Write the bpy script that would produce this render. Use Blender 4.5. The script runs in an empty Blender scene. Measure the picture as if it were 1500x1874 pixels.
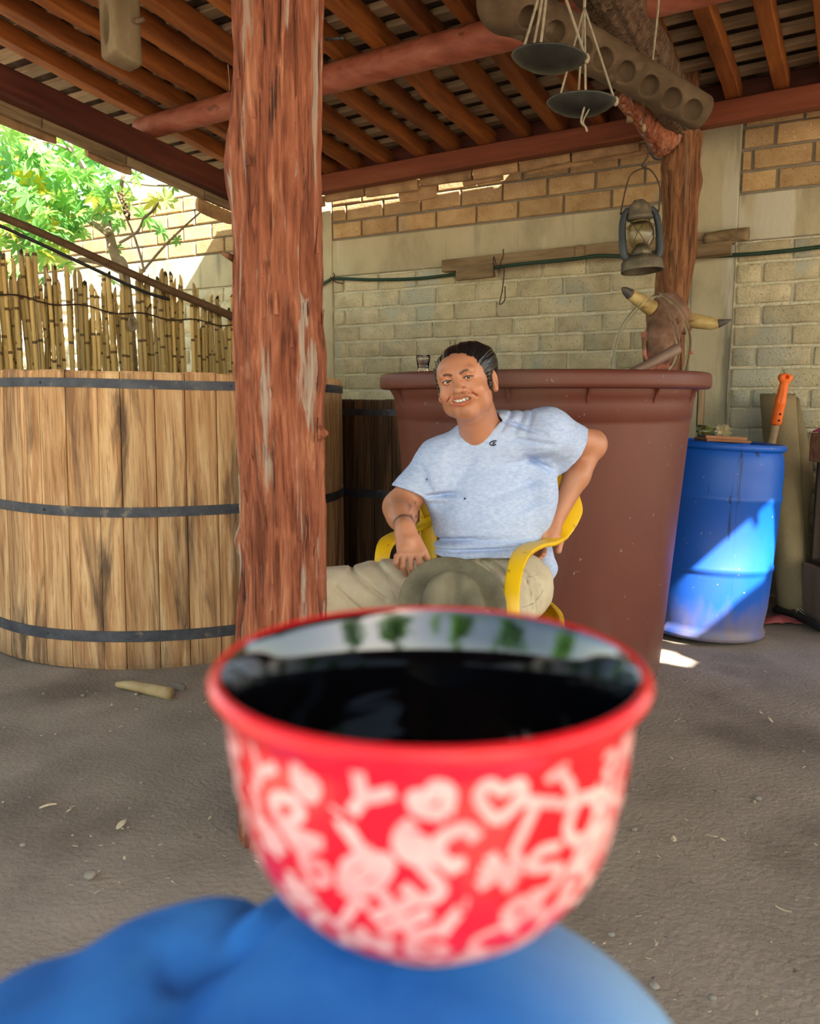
import bpy, math, random
import numpy as np
from mathutils import Vector, Matrix, noise
random.seed(7); RNG=np.random.RandomState(11)
C=bpy.context.scene.collection
# ---------------------------------------------------------------- camera, light, exposure
H=1.12; PITCH=math.atan((937-730)/1500.0); cp,sp=math.cos(PITCH),math.sin(PITCH)
cam=bpy.data.cameras.new('camera'); cam.sensor_fit='HORIZONTAL'; cam.sensor_width=36; cam.lens=36.0
cam.clip_start=.01; cam.clip_end=300
cam.dof.use_dof=True; cam.dof.focus_distance=2.9; cam.dof.aperture_fstop=10.5
co=bpy.data.objects.new('camera',cam); C.objects.link(co); co.location=(0,0,H)
co.rotation_euler=(math.pi/2-PITCH,0,0); bpy.context.scene.camera=co
sc=bpy.context.scene
sc.view_settings.view_transform='Standard'; sc.view_settings.look='None'; sc.view_settings.gamma=1
sc.view_settings.use_curve_mapping=False
sc.view_settings.exposure=2.15
SUN_AZ=math.radians(38); SUN_EL=math.radians(47)     # azimuth measured from behind the camera towards the right
S=Vector((math.sin(SUN_AZ)*math.cos(SUN_EL),-math.cos(SUN_AZ)*math.cos(SUN_EL),math.sin(SUN_EL)))
w=bpy.data.worlds.new('sky'); sc.world=w; w.use_nodes=True
nt=w.node_tree; nt.nodes.clear()
sky=nt.nodes.new('ShaderNodeTexSky'); sky.sky_type='NISHITA'; sky.sun_disc=False
sky.sun_elevation=SUN_EL; sky.sun_rotation=math.pi-SUN_AZ; sky.dust_density=2.0; sky.air_density=1.0
bg=nt.nodes.new('ShaderNodeBackground'); bg.inputs['Strength'].default_value=0.165
ow=nt.nodes.new('ShaderNodeOutputWorld')
wb=nt.nodes.new('ShaderNodeMix'); wb.data_type='RGBA'; wb.blend_type='MULTIPLY'; wb.inputs[0].default_value=1; wb.inputs[7].default_value=(1,.90,.76,1)   # the camera's white balance for open shade
nt.links.new(sky.outputs[0],wb.inputs[6]); nt.links.new(wb.outputs[2],bg.inputs[0]); nt.links.new(bg.outputs[0],ow.inputs[0])
sl=bpy.data.lights.new('sun','SUN'); sl.energy=8.0; sl.angle=math.radians(.55); sl.color=(1,.95,.86)
so=bpy.data.objects.new('sun',sl); C.objects.link(so); so.rotation_euler=S.to_track_quat('Z','Y').to_euler()
so.location=(8,-10,14)

# ---------------------------------------------------------------- projection helpers (lay-out)
def ray(x,y):
    a=(x-750)/1500.0; b=(937-y)/1500.0
    return Vector((a,cp+b*sp,b*cp-sp))
def P(x,y,Y):
    r=ray(x,y); r=r*(Y/r.y); return Vector((r.x,r.y,r.z+H))
TH=math.radians(29.3)
U=Vector((math.cos(TH),-math.sin(TH),0)); N=Vector((-math.sin(TH),-math.cos(TH),0)); W0=Vector((-.6184,6.1121,0)); Z=Vector((0,0,1))
def Wp(u,n,z): return W0+U*u+N*n+Z*z
def onN(x,y,n):
    r=ray(x,y); t=(W0.dot(N)+n)/r.dot(N); p=r*t; return ((p-W0).dot(U),p.z+H)
def onU(x,y,u):
    r=ray(x,y); t=(W0.dot(U)+u)/r.dot(U); p=r*t; return ((p-W0).dot(N),p.z+H)
WROT=Matrix(((U.x,N.x,0),(U.y,N.y,0),(0,0,1)))   # local (u,n,z) -> world (left handed pair, used on points only)

# ---------------------------------------------------------------- numpy noise
def _h(i,j,k,s):
    n=(i*374761393+j*668265263+k*2147483647%1000003*69069+s*97531)&0x7fffffff
    n=((n^(n>>13))*1274126177)&0x7fffffff
    return ((n^(n>>16))&0xffff)/65535.0
def vnoise(p,s=0):
    p=np.asarray(p,dtype=np.float64); f=np.floor(p); i=f.astype(np.int64); t=p-f; t=t*t*(3-2*t)
    i0,i1,i2=i[...,0],i[...,1],i[...,2]; a,b,c_=t[...,0],t[...,1],t[...,2]
    def L(x,y,w_): return x+(y-x)*w_
    v=[[[_h(i0+dx,i1+dy,i2+dz,s) for dz in(0,1)] for dy in(0,1)] for dx in(0,1)]
    x00=L(v[0][0][0],v[1][0][0],a);x10=L(v[0][1][0],v[1][1][0],a);x01=L(v[0][0][1],v[1][0][1],a);x11=L(v[0][1][1],v[1][1][1],a)
    return L(L(x00,x10,b),L(x01,x11,b),c_)*2-1
def fbm(p,o=4,s=0):
    r=0;a=1;t=0;p=np.asarray(p,dtype=np.float64)
    for k in range(o): r=r+a*vnoise(p*(2**k),s+k); t+=a; a*=.5
    return r/t

# ---------------------------------------------------------------- materials
def new_mat(name):
    m=bpy.data.materials.new(name); m.use_nodes=True; n=m.node_tree; b=n.nodes['Principled BSDF']; return m,n,b
def col4(c): return (c[0],c[1],c[2],1)
def pmat(name,cols,scale=6,stretch=(1,1,1),rough=.7,bump=.15,coord='Object',detail=6,spec=.3,metal=0,rand=.0,coat=0,dist=0,
         spots=None,bscale=None,trans=0,attr=None,bdist=.01):
    """noise ramp over cols; per-object brightness variation rand; spots=(colour,scale,threshold,softness,stretch)"""
    m,n,b=new_mat(name); L=n.links.new; N_=n.nodes.new
    tc=N_('ShaderNodeTexCoord'); oi=N_('ShaderNodeObjectInfo')
    src=tc.outputs['Object']
    if coord=='World': src=N_('ShaderNodeNewGeometry').outputs['Position']
    mp=N_('ShaderNodeMapping'); mp.inputs['Scale'].default_value=stretch; L(src,mp.inputs['Vector'])
    add=N_('ShaderNodeVectorMath'); add.operation='ADD'; L(mp.outputs[0],add.inputs[0])
    if coord=='Object':
        mul=N_('ShaderNodeMath'); mul.operation='MULTIPLY'; mul.inputs[1].default_value=37; L(oi.outputs['Random'],mul.inputs[0])
        L(mul.outputs[0],add.inputs[1])
    tx=N_('ShaderNodeTexNoise'); tx.inputs['Scale'].default_value=scale; tx.inputs['Detail'].default_value=detail
    tx.inputs['Roughness'].default_value=.62; tx.inputs['Distortion'].default_value=dist; L(add.outputs[0],tx.inputs['Vector'])
    rp=N_('ShaderNodeValToRGB'); e=rp.color_ramp.elements
    k=len(cols)
    for i,cc in enumerate(cols):
        pos=.3+.4*i/max(1,k-1)
        if i<2: e[i].position=pos; e[i].color=col4(cc)
        else:
            q=e.new(pos); q.color=col4(cc)
    L(tx.outputs['Fac'],rp.inputs[0]); out=rp.outputs[0]
    if attr:
        at=N_('ShaderNodeAttribute'); at.attribute_name=attr
        mx=N_('ShaderNodeMix'); mx.data_type='RGBA'; mx.blend_type='MULTIPLY'; mx.inputs[0].default_value=1
        L(out,mx.inputs[6]); L(at.outputs['Color'],mx.inputs[7]); out=mx.outputs[2]
    for sp_ in (spots or []):
        c_,s_,th,sf,st=sp_
        m2=N_('ShaderNodeMapping'); m2.inputs['Scale'].default_value=st; L(add.outputs[0],m2.inputs['Vector'])
        t2=N_('ShaderNodeTexNoise'); t2.inputs['Scale'].default_value=s_; t2.inputs['Detail'].default_value=5; L(m2.outputs[0],t2.inputs['Vector'])
        mr=N_('ShaderNodeMapRange'); mr.inputs['From Min'].default_value=th; mr.inputs['From Max'].default_value=th+sf; L(t2.outputs['Fac'],mr.inputs['Value'])
        mx=N_('ShaderNodeMix'); mx.data_type='RGBA'; L(mr.outputs[0],mx.inputs[0]); L(out,mx.inputs[6]); mx.inputs[7].default_value=col4(c_); out=mx.outputs[2]
    if rand:
        hs=N_('ShaderNodeHueSaturation'); mr=N_('ShaderNodeMapRange'); mr.inputs['To Min'].default_value=1-rand; mr.inputs['To Max'].default_value=1+rand
        L(oi.outputs['Random'],mr.inputs['Value']); L(mr.outputs[0],hs.inputs['Value']); L(out,hs.inputs['Color']); out=hs.outputs[0]
    L(out,b.inputs['Base Color']); b.inputs['Roughness'].default_value=rough; b.inputs['Metallic'].default_value=metal
    b.inputs['Specular IOR Level'].default_value=spec
    if coat: b.inputs['Coat Weight'].default_value=coat; b.inputs['Coat Roughness'].default_value=.05
    if trans: b.inputs['Subsurface Weight'].default_value=0
    if bump:
        bp=N_('ShaderNodeBump'); bp.inputs['Strength'].default_value=bump; bp.inputs['Distance'].default_value=bdist
        if bscale:
            t3=N_('ShaderNodeTexNoise'); t3.inputs['Scale'].default_value=bscale; t3.inputs['Detail'].default_value=6; L(add.outputs[0],t3.inputs['Vector']); L(t3.outputs['Fac'],bp.inputs['Height'])
        else: L(tx.outputs['Fac'],bp.inputs['Height'])
        L(bp.outputs[0],b.inputs['Normal'])
    return m
M={}
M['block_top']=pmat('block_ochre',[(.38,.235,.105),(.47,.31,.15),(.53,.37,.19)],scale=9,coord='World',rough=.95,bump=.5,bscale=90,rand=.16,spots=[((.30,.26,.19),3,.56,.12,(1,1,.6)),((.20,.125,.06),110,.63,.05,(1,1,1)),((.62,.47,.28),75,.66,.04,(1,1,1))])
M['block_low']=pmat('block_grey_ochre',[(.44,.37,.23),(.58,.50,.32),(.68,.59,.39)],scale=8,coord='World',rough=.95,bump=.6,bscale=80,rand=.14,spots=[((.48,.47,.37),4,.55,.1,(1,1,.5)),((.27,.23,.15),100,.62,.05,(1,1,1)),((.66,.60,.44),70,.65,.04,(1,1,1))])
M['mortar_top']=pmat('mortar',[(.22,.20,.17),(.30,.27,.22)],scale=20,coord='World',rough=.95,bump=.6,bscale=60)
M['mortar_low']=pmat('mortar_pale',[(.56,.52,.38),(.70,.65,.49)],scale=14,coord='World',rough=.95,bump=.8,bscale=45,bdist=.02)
M['concrete']=pmat('concrete',[(.36,.31,.20),(.49,.43,.285),(.57,.50,.34)],scale=3.5,stretch=(1,1,.6),coord='World',rough=.9,bump=.35,bscale=40,spots=[((.25,.23,.17),6,.6,.1,(1,1,.15)),((.58,.54,.42),5,.62,.06,(1,1,.25))])
M['rafter']=pmat('rafter_orange_wood',[(.09,.023,.004),(.19,.052,.008),(.29,.09,.014)],scale=5,stretch=(.35,3,3),rough=.7,bump=.3,rand=.22)
M['beam']=pmat('beam_red_wood',[(.10,.024,.010),(.185,.045,.018),(.24,.07,.03)],scale=4,stretch=(.3,3,3),rough=.65,bump=.3,rand=.1)
M['verge']=pmat('verge_dark_red',[(.045,.009,.006),(.085,.02,.011),(.13,.035,.018)],scale=4,stretch=(.3,3,3),rough=.6,bump=.3)
M['log']=pmat('log_rose_brown',[(.17,.042,.022),(.26,.075,.042),(.32,.115,.068)],scale=8,stretch=(.5,2,2),rough=.6,bump=.35,spots=[((.14,.04,.02),9,.62,.06,(.4,1,1))])
M['batten']=pmat('batten_wood',[(.16,.10,.055),(.27,.185,.11),(.34,.245,.155)],scale=10,stretch=(.3,2,2),rough=.85,bump=.3,rand=.25)
M['tile']=pmat('clay_tile',[(.07,.04,.025),(.10,.06,.04),(.14,.09,.06)],scale=9,coord='World',rough=.9,bump=.3,bscale=60)
M['slab']=pmat('old_clay_slab',[(.20,.12,.06),(.34,.20,.10),(.42,.27,.14)],scale=9,rough=.9,bump=.4,rand=.2)
M['oldwood']=pmat('old_grey_wood',[(.13,.085,.045),(.24,.165,.09),(.33,.24,.14)],scale=7,stretch=(.3,3,3),rough=.8,bump=.5,rand=.1,spots=[((.10,.06,.03),10,.6,.08,(.2,1,1))])
M['dirt']=pmat('packed_dirt',[(.22,.175,.130),(.295,.240,.182),(.36,.295,.228)],scale=2.2,coord='World',rough=.97,bump=.4,bscale=70,bdist=.015,detail=9,
     spots=[((.18,.14,.105),1.2,.55,.12,(1,1,1)),((.46,.40,.32),70,.72,.02,(1,1,1)),((.15,.115,.085),45,.70,.03,(1,1,1))])
M['stone']=pmat('pebble',[(.22,.19,.16),(.38,.34,.29)],scale=20,rough=.9,bump=.4,rand=.3)
M['chip']=pmat('straw_chip',[(.45,.36,.22),(.62,.54,.38)],scale=30,rough=.9,bump=.2,rand=.35)
M['iron']=pmat('hoop_iron',[(.035,.038,.05),(.06,.065,.082),(.10,.10,.115)],scale=9,coord='World',rough=.5,bump=.3,bscale=50,metal=.4,spec=.4,spots=[((.16,.14,.12),14,.62,.08,(1,1,1))])
M['blackiron']=pmat('black_iron',[(.012,.012,.013),(.03,.028,.026)],scale=12,rough=.55,bump=.3,metal=.3)
M['wire']=pmat('rusty_wire',[(.04,.025,.018),(.09,.05,.03)],scale=20,rough=.7,bump=.2,metal=.4)
M['rope']=pmat('sisal_rope',[(.24,.19,.13),(.38,.32,.23)],scale=60,rough=.95,bump=.6)
M['reed']=pmat('dry_reed',[(.30,.19,.06),(.52,.37,.14),(.66,.52,.24)],scale=6,stretch=(3,3,.5),rough=.6,bump=.2,rand=.42,spots=[((.10,.065,.03),9,.6,.1,(1,1,.3))])
M['reed_node']=pmat('reed_node_ring',[(.16,.10,.04),(.30,.21,.10)],scale=9,rough=.7,bump=.2)
M['pole']=pmat('brown_pole',[(.08,.045,.022),(.16,.095,.05)],scale=8,stretch=(.3,3,3),rough=.7,bump=.3)
M['hose_black']=pmat('black_hose',[(.01,.012,.013),(.02,.022,.026)],scale=5,rough=.35,bump=0,spec=.5)
M['hose_green']=pmat('green_hose',[(.015,.04,.022),(.03,.065,.04)],scale=9,rough=.5,bump=.1)
M['leaf']=None

# ---------------------------------------------------------------- mesh builders
def mesh_obj(name,v,f,mat,parent=None,smooth=False,auto=None):
    me=bpy.data.meshes.new(name); me.from_pydata([tuple(x) for x in v],[],[tuple(int(i) for i in q) for q in f]); me.update()
    if smooth: me.polygons.foreach_set('use_smooth',[True]*len(me.polygons))
    if mat is not None: me.materials.append(mat)
    o=bpy.data.objects.new(name,me); C.objects.link(o)
    if parent is not None: adopt(o,parent)
    return o
def world(o):
    return o.matrix_basis.copy() if o.parent is None else world(o.parent)@o.matrix_parent_inverse@o.matrix_basis
def adopt(o,parent):
    o.parent=parent; o.matrix_parent_inverse=world(parent).inverted()
    return o
def link_copy(o,parent=None):
    c_=o.copy(); C.objects.link(c_)
    if parent is not None: c_.parent=parent
    return c_
def shared(name,me,mat4,parent,mat=None):
    o=bpy.data.objects.new(name,me); C.objects.link(o); adopt(o,parent); o.matrix_basis=mat4
    return o
def tag(o,label=None,cat=None,group=None,kind=None):
    if label: o['label']=label
    if cat: o['category']=cat
    if group: o['group']=group
    if kind: o['kind']=kind
    return o
def empty(name,loc=(0,0,0),label=None,cat=None,group=None,kind=None):
    o=bpy.data.objects.new(name,None); C.objects.link(o); o.location=loc; o.empty_display_size=.05
    return tag(o,label,cat,group,kind)
class MB:
    def __init__(s): s.v=[]; s.f=[]
    def add(s,v,f):
        n=len(s.v); s.v+= [Vector(x) for x in v]; s.f+=[tuple(i+n for i in q) for q in f]; return s
    def box(s,c,sz,R=None,ch=0):
        """box, optional chamfer"""
        x,y,z=[a/2 for a in sz]; c=Vector(c); vs=[];fs=[]
        if ch<=0:
            vs=[Vector((sx*x,sy*y,sz_*z)) for sx in(-1,1) for sy in(-1,1) for sz_ in(-1,1)]
            fs=[(0,1,3,2),(4,6,7,5),(0,4,5,1),(2,3,7,6),(0,2,6,4),(1,5,7,3)]
        else:
            d={}
            for sx in(-1,1):
                for sy in(-1,1):
                    for sq in(-1,1):
                        for ax in range(3):
                            q=[sx*(x-ch),sy*(y-ch),sq*(z-ch)]; q[ax]=[sx*x,sy*y,sq*z][ax]
                            d[(sx,sy,sq,ax)]=len(vs); vs.append(Vector(q))
            g=lambda a,b,c2,ax:d[(a,b,c2,ax)]
            for q in(-1,1):
                fs.append((g(q,-1,-1,0),g(q,1,-1,0),g(q,1,1,0),g(q,-1,1,0))[::q])
                fs.append((g(-1,q,-1,1),g(1,q,-1,1),g(1,q,1,1),g(-1,q,1,1))[::-q])
                fs.append((g(-1,-1,q,2),g(1,-1,q,2),g(1,1,q,2),g(-1,1,q,2))[::q])
            for a in(-1,1):
                for b in(-1,1):
                    fs.append((g(a,b,-1,0),g(a,b,1,0),g(a,b,1,1),g(a,b,-1,1))); fs.append((g(a,-1,b,0),g(a,1,b,0),g(a,1,b,2),g(a,-1,b,2)))
                    fs.append((g(-1,a,b,1),g(1,a,b,1),g(1,a,b,2),g(-1,a,b,2)))
                    for e in(-1,1): fs.append((g(a,b,e,0),g(a,b,e,1),g(a,b,e,2)))
        if R is not None: vs=[R@q for q in vs]
        return s.add([q+c for q in vs],fs)
    def ring_loft(s,rings,closed=True,cap0=True,cap1=True):
        n=len(rings[0]); vs=[p for r in rings for p in r]; fs=[]
        for i in range(len(rings)-1):
            for j in range(n if closed else n-1):
                k=(j+1)%n; fs.append((i*n+j,i*n+k,(i+1)*n+k,(i+1)*n+j))
        if cap0: fs.append(tuple(range(n))[::-1])
        if cap1: fs.append(tuple(range((len(rings)-1)*n,len(rings)*n)))
        return s.add(vs,fs)
    def lathe(s,prof,seg=48,c=(0,0,0),R=None,close=False):
        c=Vector(c); rings=[]
        for r,z in prof:
            q=[Vector((r*math.cos(2*math.pi*j/seg),r*math.sin(2*math.pi*j/seg),z)) for j in range(seg)]
            if R is not None: q=[R@x for x in q]
            rings.append([x+c for x in q])
        return s.ring_loft(rings,True,not close,not close)
    def tube(s,pts,r,seg=8,caps=True,flat=1.0,n=None,up=None):
        pts=[Vector(p) for p in pts]; 
        if n: pts=spline(pts,n)
        m=len(pts); rr=r if hasattr(r,'__len__') else [r]*m
        if len(rr)!=m: rr=[float(np.interp(i/(m-1),np.linspace(0,1,len(rr)),rr)) for i in range(m)]
        fr=frames(pts,up); rings=[]
        for p,(a,b),q in zip(pts,fr,rr):
            rings.append([p+a*(q*math.cos(2*math.pi*j/seg))+b*(q*flat*math.sin(2*math.pi*j/seg)) for j in range(seg)])
        return s.ring_loft(rings,True,caps,caps)
    def ball(s,c,r,seg=16,R=None,sc3=(1,1,1)):
        c=Vector(c); h=seg//2; rings=[]
        prof=[(r*math.sin(math.pi*i/h),-r*math.cos(math.pi*i/h)) for i in range(1,h)]
        vs=[];fs=[]
        for a,z in prof: vs+=[Vector((a*math.cos(2*math.pi*j/seg)*sc3[0],a*math.sin(2*math.pi*j/seg)*sc3[1],z*sc3[2])) for j in range(seg)]
        for i in range(len(prof)-1):
            for j in range(seg): k=(j+1)%seg; fs.append((i*seg+j,i*seg+k,(i+1)*seg+k,(i+1)*seg+j))
        b0=len(vs); vs+=[Vector((0,0,-r*sc3[2])),Vector((0,0,r*sc3[2]))]; t=(len(prof)-1)*seg
        for j in range(seg): k=(j+1)%seg; fs.append((b0,k,j)); fs.append((b0+1,t+j,t+k))
        if R is not None: vs=[R@q for q in vs]
        return s.add([q+c for q in vs],fs)
    def build(s,name,mat,parent=None,smooth=False): return mesh_obj(name,s.v,s.f,mat,parent,smooth)
def spline(pts,n):
    pts=[Vector(p) for p in pts]; m=len(pts); out=[]
    q=[pts[0]*2-pts[1]]+pts+[pts[-1]*2-pts[-2]]
    for i in range(n+1):
        t=i/n*(m-1); k=min(int(t),m-2); t-=k; a,b,c_,d=q[k],q[k+1],q[k+2],q[k+3]
        out.append(.5*((2*b)+(c_-a)*t+(2*a-5*b+4*c_-d)*t*t+(3*b-a-3*c_+d)*t**3))
    return out
def frames(pts,up=None):
    out=[]; prev=None
    for i,p in enumerate(pts):
        t=(pts[min(i+1,len(pts)-1)]-pts[max(i-1,0)])
        t=t.normalized() if t.length>1e-9 else Vector((0,0,1))
        if up is not None: a=Vector(up).cross(t).normalized()
        elif prev is None:
            a=t.orthogonal().normalized()
        else: a=(prev-t*prev.dot(t)).normalized()
        prev=a; out.append((a,t.cross(a)))
    return out
def rot_to(d,up=(0,0,1)):
    """matrix whose x axis = d, z close to up"""
    x=Vector(d).normalized(); z=Vector(up); z=(z-x*z.dot(x)).normalized(); y=z.cross(x)
    return Matrix((x,y,z)).transposed()
def beam_obj(name,a,b,wd,ht,mat,parent=None,ch=.006,up=(0,0,1),jit=0,segs=1):
    """squared timber from a to b; own local frame along the beam"""
    a=Vector(a);b=Vector(b); L=(b-a).length; mb=MB()
    if segs<=1 and not jit: mb.box((0,0,0),(L,wd,ht),ch=ch)
    else:
        n=max(2,int(L/.12)); rings=[]
        o=[(-1,-.9),(-.9,-1),(.9,-1),(1,-.9),(1,.9),(.9,1),(-.9,1),(-1,.9)]
        s0=random.random()*50
        for i in range(n+1):
            x=-L/2+L*i/n; dy=jit*noise.noise(Vector((x*1.3,s0,0)))*1.5; dz=jit*.7*noise.noise(Vector((x*1.3,s0+9,0)))
            w_=1+jit*5*noise.noise(Vector((x*2.5,s0+20,0)))
            rings.append([Vector((x,p*wd/2*w_+dy+jit*.6*noise.noise(Vector((x*6,p*3,q*3+s0))),q*ht/2*w_+dz+jit*.6*noise.noise(Vector((x*6,p*3+7,q*3+s0))))) for p,q in o])
        mb.ring_loft(rings)
    o_=mb.build(name,mat,parent)
    o_.matrix_basis=Matrix.Translation((a+b)/2)@rot_to(b-a,up).to_4x4()
    return o_

def add_nodes(m):
    n=m.node_tree; L=n.links.new; N_=n.nodes.new; b=n.nodes['Principled BSDF']; src=b.inputs['Base Color'].links[0].from_socket
    tc=N_('ShaderNodeTexCoord'); sx=N_('ShaderNodeSeparateXYZ'); L(tc.outputs['Object'],sx.inputs[0]); oi=N_('ShaderNodeObjectInfo')
    a=N_('ShaderNodeMath'); a.operation='MULTIPLY_ADD'; a.inputs[1].default_value=8.2; L(sx.outputs[2],a.inputs[0]); L(oi.outputs['Random'],a.inputs[2])
    f=N_('ShaderNodeMath'); f.operation='FRACT'; L(a.outputs[0],f.inputs[0]); g=N_('ShaderNodeMath'); g.operation='GREATER_THAN'; g.inputs[1].default_value=.93; L(f.outputs[0],g.inputs[0])
    mx=N_('ShaderNodeMix'); mx.data_type='RGBA'; L(g.outputs[0],mx.inputs[0]); L(src,mx.inputs[6]); mx.inputs[7].default_value=(.13,.08,.03,1); L(mx.outputs[2],b.inputs['Base Color'])
add_nodes(M['reed'])
# ================================================================ SETTING
# floor: one relief mesh near, flat far
def make_floor():
    nx,ny=150,150
    gx=np.concatenate([[-30,-14],np.linspace(-4,4.5,nx),[14,30]]); gy=np.concatenate([[-30,-12,-4],np.linspace(-1,7.5,ny),[14,30]])
    X,Y=np.meshgrid(gx,gy,indexing='ij'); p=np.stack([X,Y,0*X],-1)
    z=.010*fbm(p*1.1,3,5)+.003*fbm(p*6,3,8)+.0015*fbm(p*17,2,9)-.004
    z=np.where((np.abs(X)<4.6)&(Y>-1.1)&(Y<7.6),z,-.004)
    v=np.stack([X,Y,z],-1).reshape(-1,3); ny_=len(gy)
    f=[(i*ny_+j,(i+1)*ny_+j,(i+1)*ny_+j+1,i*ny_+j+1) for i in range(len(gx)-1) for j in range(ny_-1)]
    o=mesh_obj('floor',v,f,M['dirt'],smooth=True); tag(o,'grey-brown packed dirt floor scattered with chips and pebbles',kind='structure')
make_floor()

# back wall ------------------------------------------------------
wall=empty('wall_back',Wp(0,0,0),'block wall of ochre and grey-green blocks with a smooth concrete band',kind='structure')
def wbox(name,u0,u1,n0,n1,z0,z1,mat,parent=wall,ch=.004):
    mb=MB(); mb.box((0,0,0),(u1-u0,n1-n0,z1-z0),ch=ch)
    o=mb.build(name,mat,parent); o.matrix_basis=Matrix.Translation(Wp((u0+u1)/2,(n0+n1)/2,(z0+z1)/2))@Matrix.Rotation(-TH,4,'Z'); return o
UL,UR=-5.2,5.0
wbox('mortar_bed',UL,UR,-.14,-.012,1.98,2.86,M['mortar_top'])
wbox('mortar_bed',UL,UR,-.14,-.010,-.1,1.99,M['mortar_low'])
wbox('concrete_band',UL,-.08,-.03,.004,1.992,2.238,M['concrete']); wbox('concrete_band',.07,2.57,-.03,.004,1.992,2.238,M['concrete']); wbox('concrete_band',2.80,UR,-.03,.004,1.992,2.238,M['concrete'])
wbox('concrete_band',UL,-.08,-.03,.004,2.71,2.87,M['concrete'])
wbox('concrete_column',-.08,.07,-.03,.012,-.1,2.86,M['concrete']); wbox('concrete_column',2.57,2.80,-.03,.010,-.1,2.86,M['concrete'])
def block_mesh(seed,mat,low):
    r=random.Random(seed); L,Hh,D=.5,.5,.5; mb=MB()
    # unit block, front face (local +y after scaling) rounded & uneven; 3 rings
    def ring(s,y,j): 
        pts=[]; n=10
        base=[(-1,-1),(-.33,-1.0),(.33,-1.0),(1,-1),(1,-.0),(1,1),(.33,1.0),(-.33,1.0),(-1,1),(-1,0)]
        for x,z in base:
            pts.append(Vector((x*.5*(1-s*.40)+r.uniform(-j,j)*.4,y+r.uniform(-j,j)*.6,z*.5*(1-s)+r.uniform(-j,j))))
        return pts
    j=.03 if low else .012
    rr=[ring(0,-.5,0),ring(.0,.2,j*.6),ring(.05 if low else .03,.42,j),ring(.18 if low else .12,.5,j)]
    mb.ring_loft(rr)
    me=bpy.data.meshes.new('block'); me.from_pydata([tuple(q) for q in mb.v],[],mb.f); me.materials.append(mat); me.polygons.foreach_set('use_smooth',[low]*len(me.polygons)); return me
BT=[block_mesh(i,M['block_top'],False) for i in range(6)]; BL=[block_mesh(40+i,M['block_low'],True) for i in range(8)]
DZ=.1155; BW=.297
low_extra=MB(); cnt=0
def lay(u0,u1,z0,z1,nrow,offs,top,extra=False):
    global cnt
    dz=(z1-z0)/nrow; g=.012 if top else .014
    for r in range(nrow):
        zc=z0+dz*(r+.5); u=u0-((r*BW*.5+offs+random.uniform(-.02,.02))%BW)
        while u<u1:
            L=BW*random.uniform(.97,1.03); a=max(u,u0); b=min(u+L,u1); u+=L
            if b-a<.05: continue
            wd=b-a-g*random.uniform(.8,1.3); ht=dz-g*random.uniform(.8,1.2)
            pr=random.uniform(.0,.006) if top else random.uniform(-.003,.004)
            me=random.choice(BT if top else BL)
            Mx=Matrix.Translation(Wp((a+b)/2,-.03+pr,zc+random.uniform(-.002,.002)))@Matrix.Rotation(-TH+random.uniform(-.006,.006),4,'Z')@Matrix.Rotation(random.uniform(-.008,.008),4,'Y')
            # local +y must face the camera side: N = R(-TH) * (0,-1,0)
            Mx=Mx@Matrix.Rotation(math.pi,4,'Z')@Matrix.Diagonal((wd,.07,ht,1))
            if extra:
                low_extra.add([Mx@v.co for v in me.vertices],[tuple(p.vertices) for p in me.polygons])
            else:
                shared('block',me,Mx,wall); cnt+=1
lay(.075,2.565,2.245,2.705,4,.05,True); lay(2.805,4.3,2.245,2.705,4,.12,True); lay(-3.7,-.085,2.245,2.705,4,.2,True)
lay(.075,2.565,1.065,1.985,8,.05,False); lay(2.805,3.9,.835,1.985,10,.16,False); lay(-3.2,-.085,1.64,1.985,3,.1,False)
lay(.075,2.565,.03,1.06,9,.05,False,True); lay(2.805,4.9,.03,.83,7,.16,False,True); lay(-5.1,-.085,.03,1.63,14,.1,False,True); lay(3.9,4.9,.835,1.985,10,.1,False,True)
ex=mesh_obj('block_courses',low_extra.v,low_extra.f,M['block_low'],wall,True); tag(ex,kind='stuff')
print('blocks',cnt)
# thin rusty conduit wires / cracks standing on the wall
def wtube(name,pts,r,mat,parent=None,seg=6,n=None): return MB().tube([Wp(*p) for p in pts],r,seg,n=n).build(name,mat,parent,True)
wtube('wall_wire',[(2.80,.016,1.97),(2.80,.018,1.5),(2.795,.018,1.1),(2.80,.016,.86)],.0025,M['mortar_top'],wall,n=16)
wtube('wall_conduit',[(-.03,.03,2.4),(-.015,.03,2.1),(-.035,.03,1.7),(-.03,.03,1.0),(-.03,.03,.1)],.006,M['concrete'],wall,n=20)

# roof ------------------------------------------------------------
roof=empty('ceiling',Wp(1.5,2,2.7),'low shed roof of red-brown rafters with pale battens under clay tiles',kind='structure')
SL=.105
def zr(u,n): return 2.560+.02*u+SL*(n-.4)           # underside of rafters
UE=-.045; RN0,RN1=.34,6.2
RH=.085
us=[-.13,.12,.34,.535,.753,1.01,1.22,1.445,1.68,1.90,2.12,2.34,2.57,2.81,3.03,3.24,3.45,3.67,3.89,4.11,4.33,4.55,4.77,4.97]
for i,u in enumerate(us):
    a=Wp(u+random.uniform(-.006,.006),RN0,zr(u,RN0)+RH/2); b=Wp(u+random.uniform(-.015,.015),RN1,zr(u,RN1)+RH/2)
    beam_obj('rafter',a,b,random.uniform(.066,.080),RH,M['rafter'],roof,jit=.008 if i not in(7,) else .02)
for u in (5.7,6.6,7.5,8.4):
    beam_obj('rafter',Wp(u,RN0,zr(u,RN0)+RH/2),Wp(u,RN1,zr(u,RN1)+RH/2),.07,RH,M['rafter'],roof)
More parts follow.
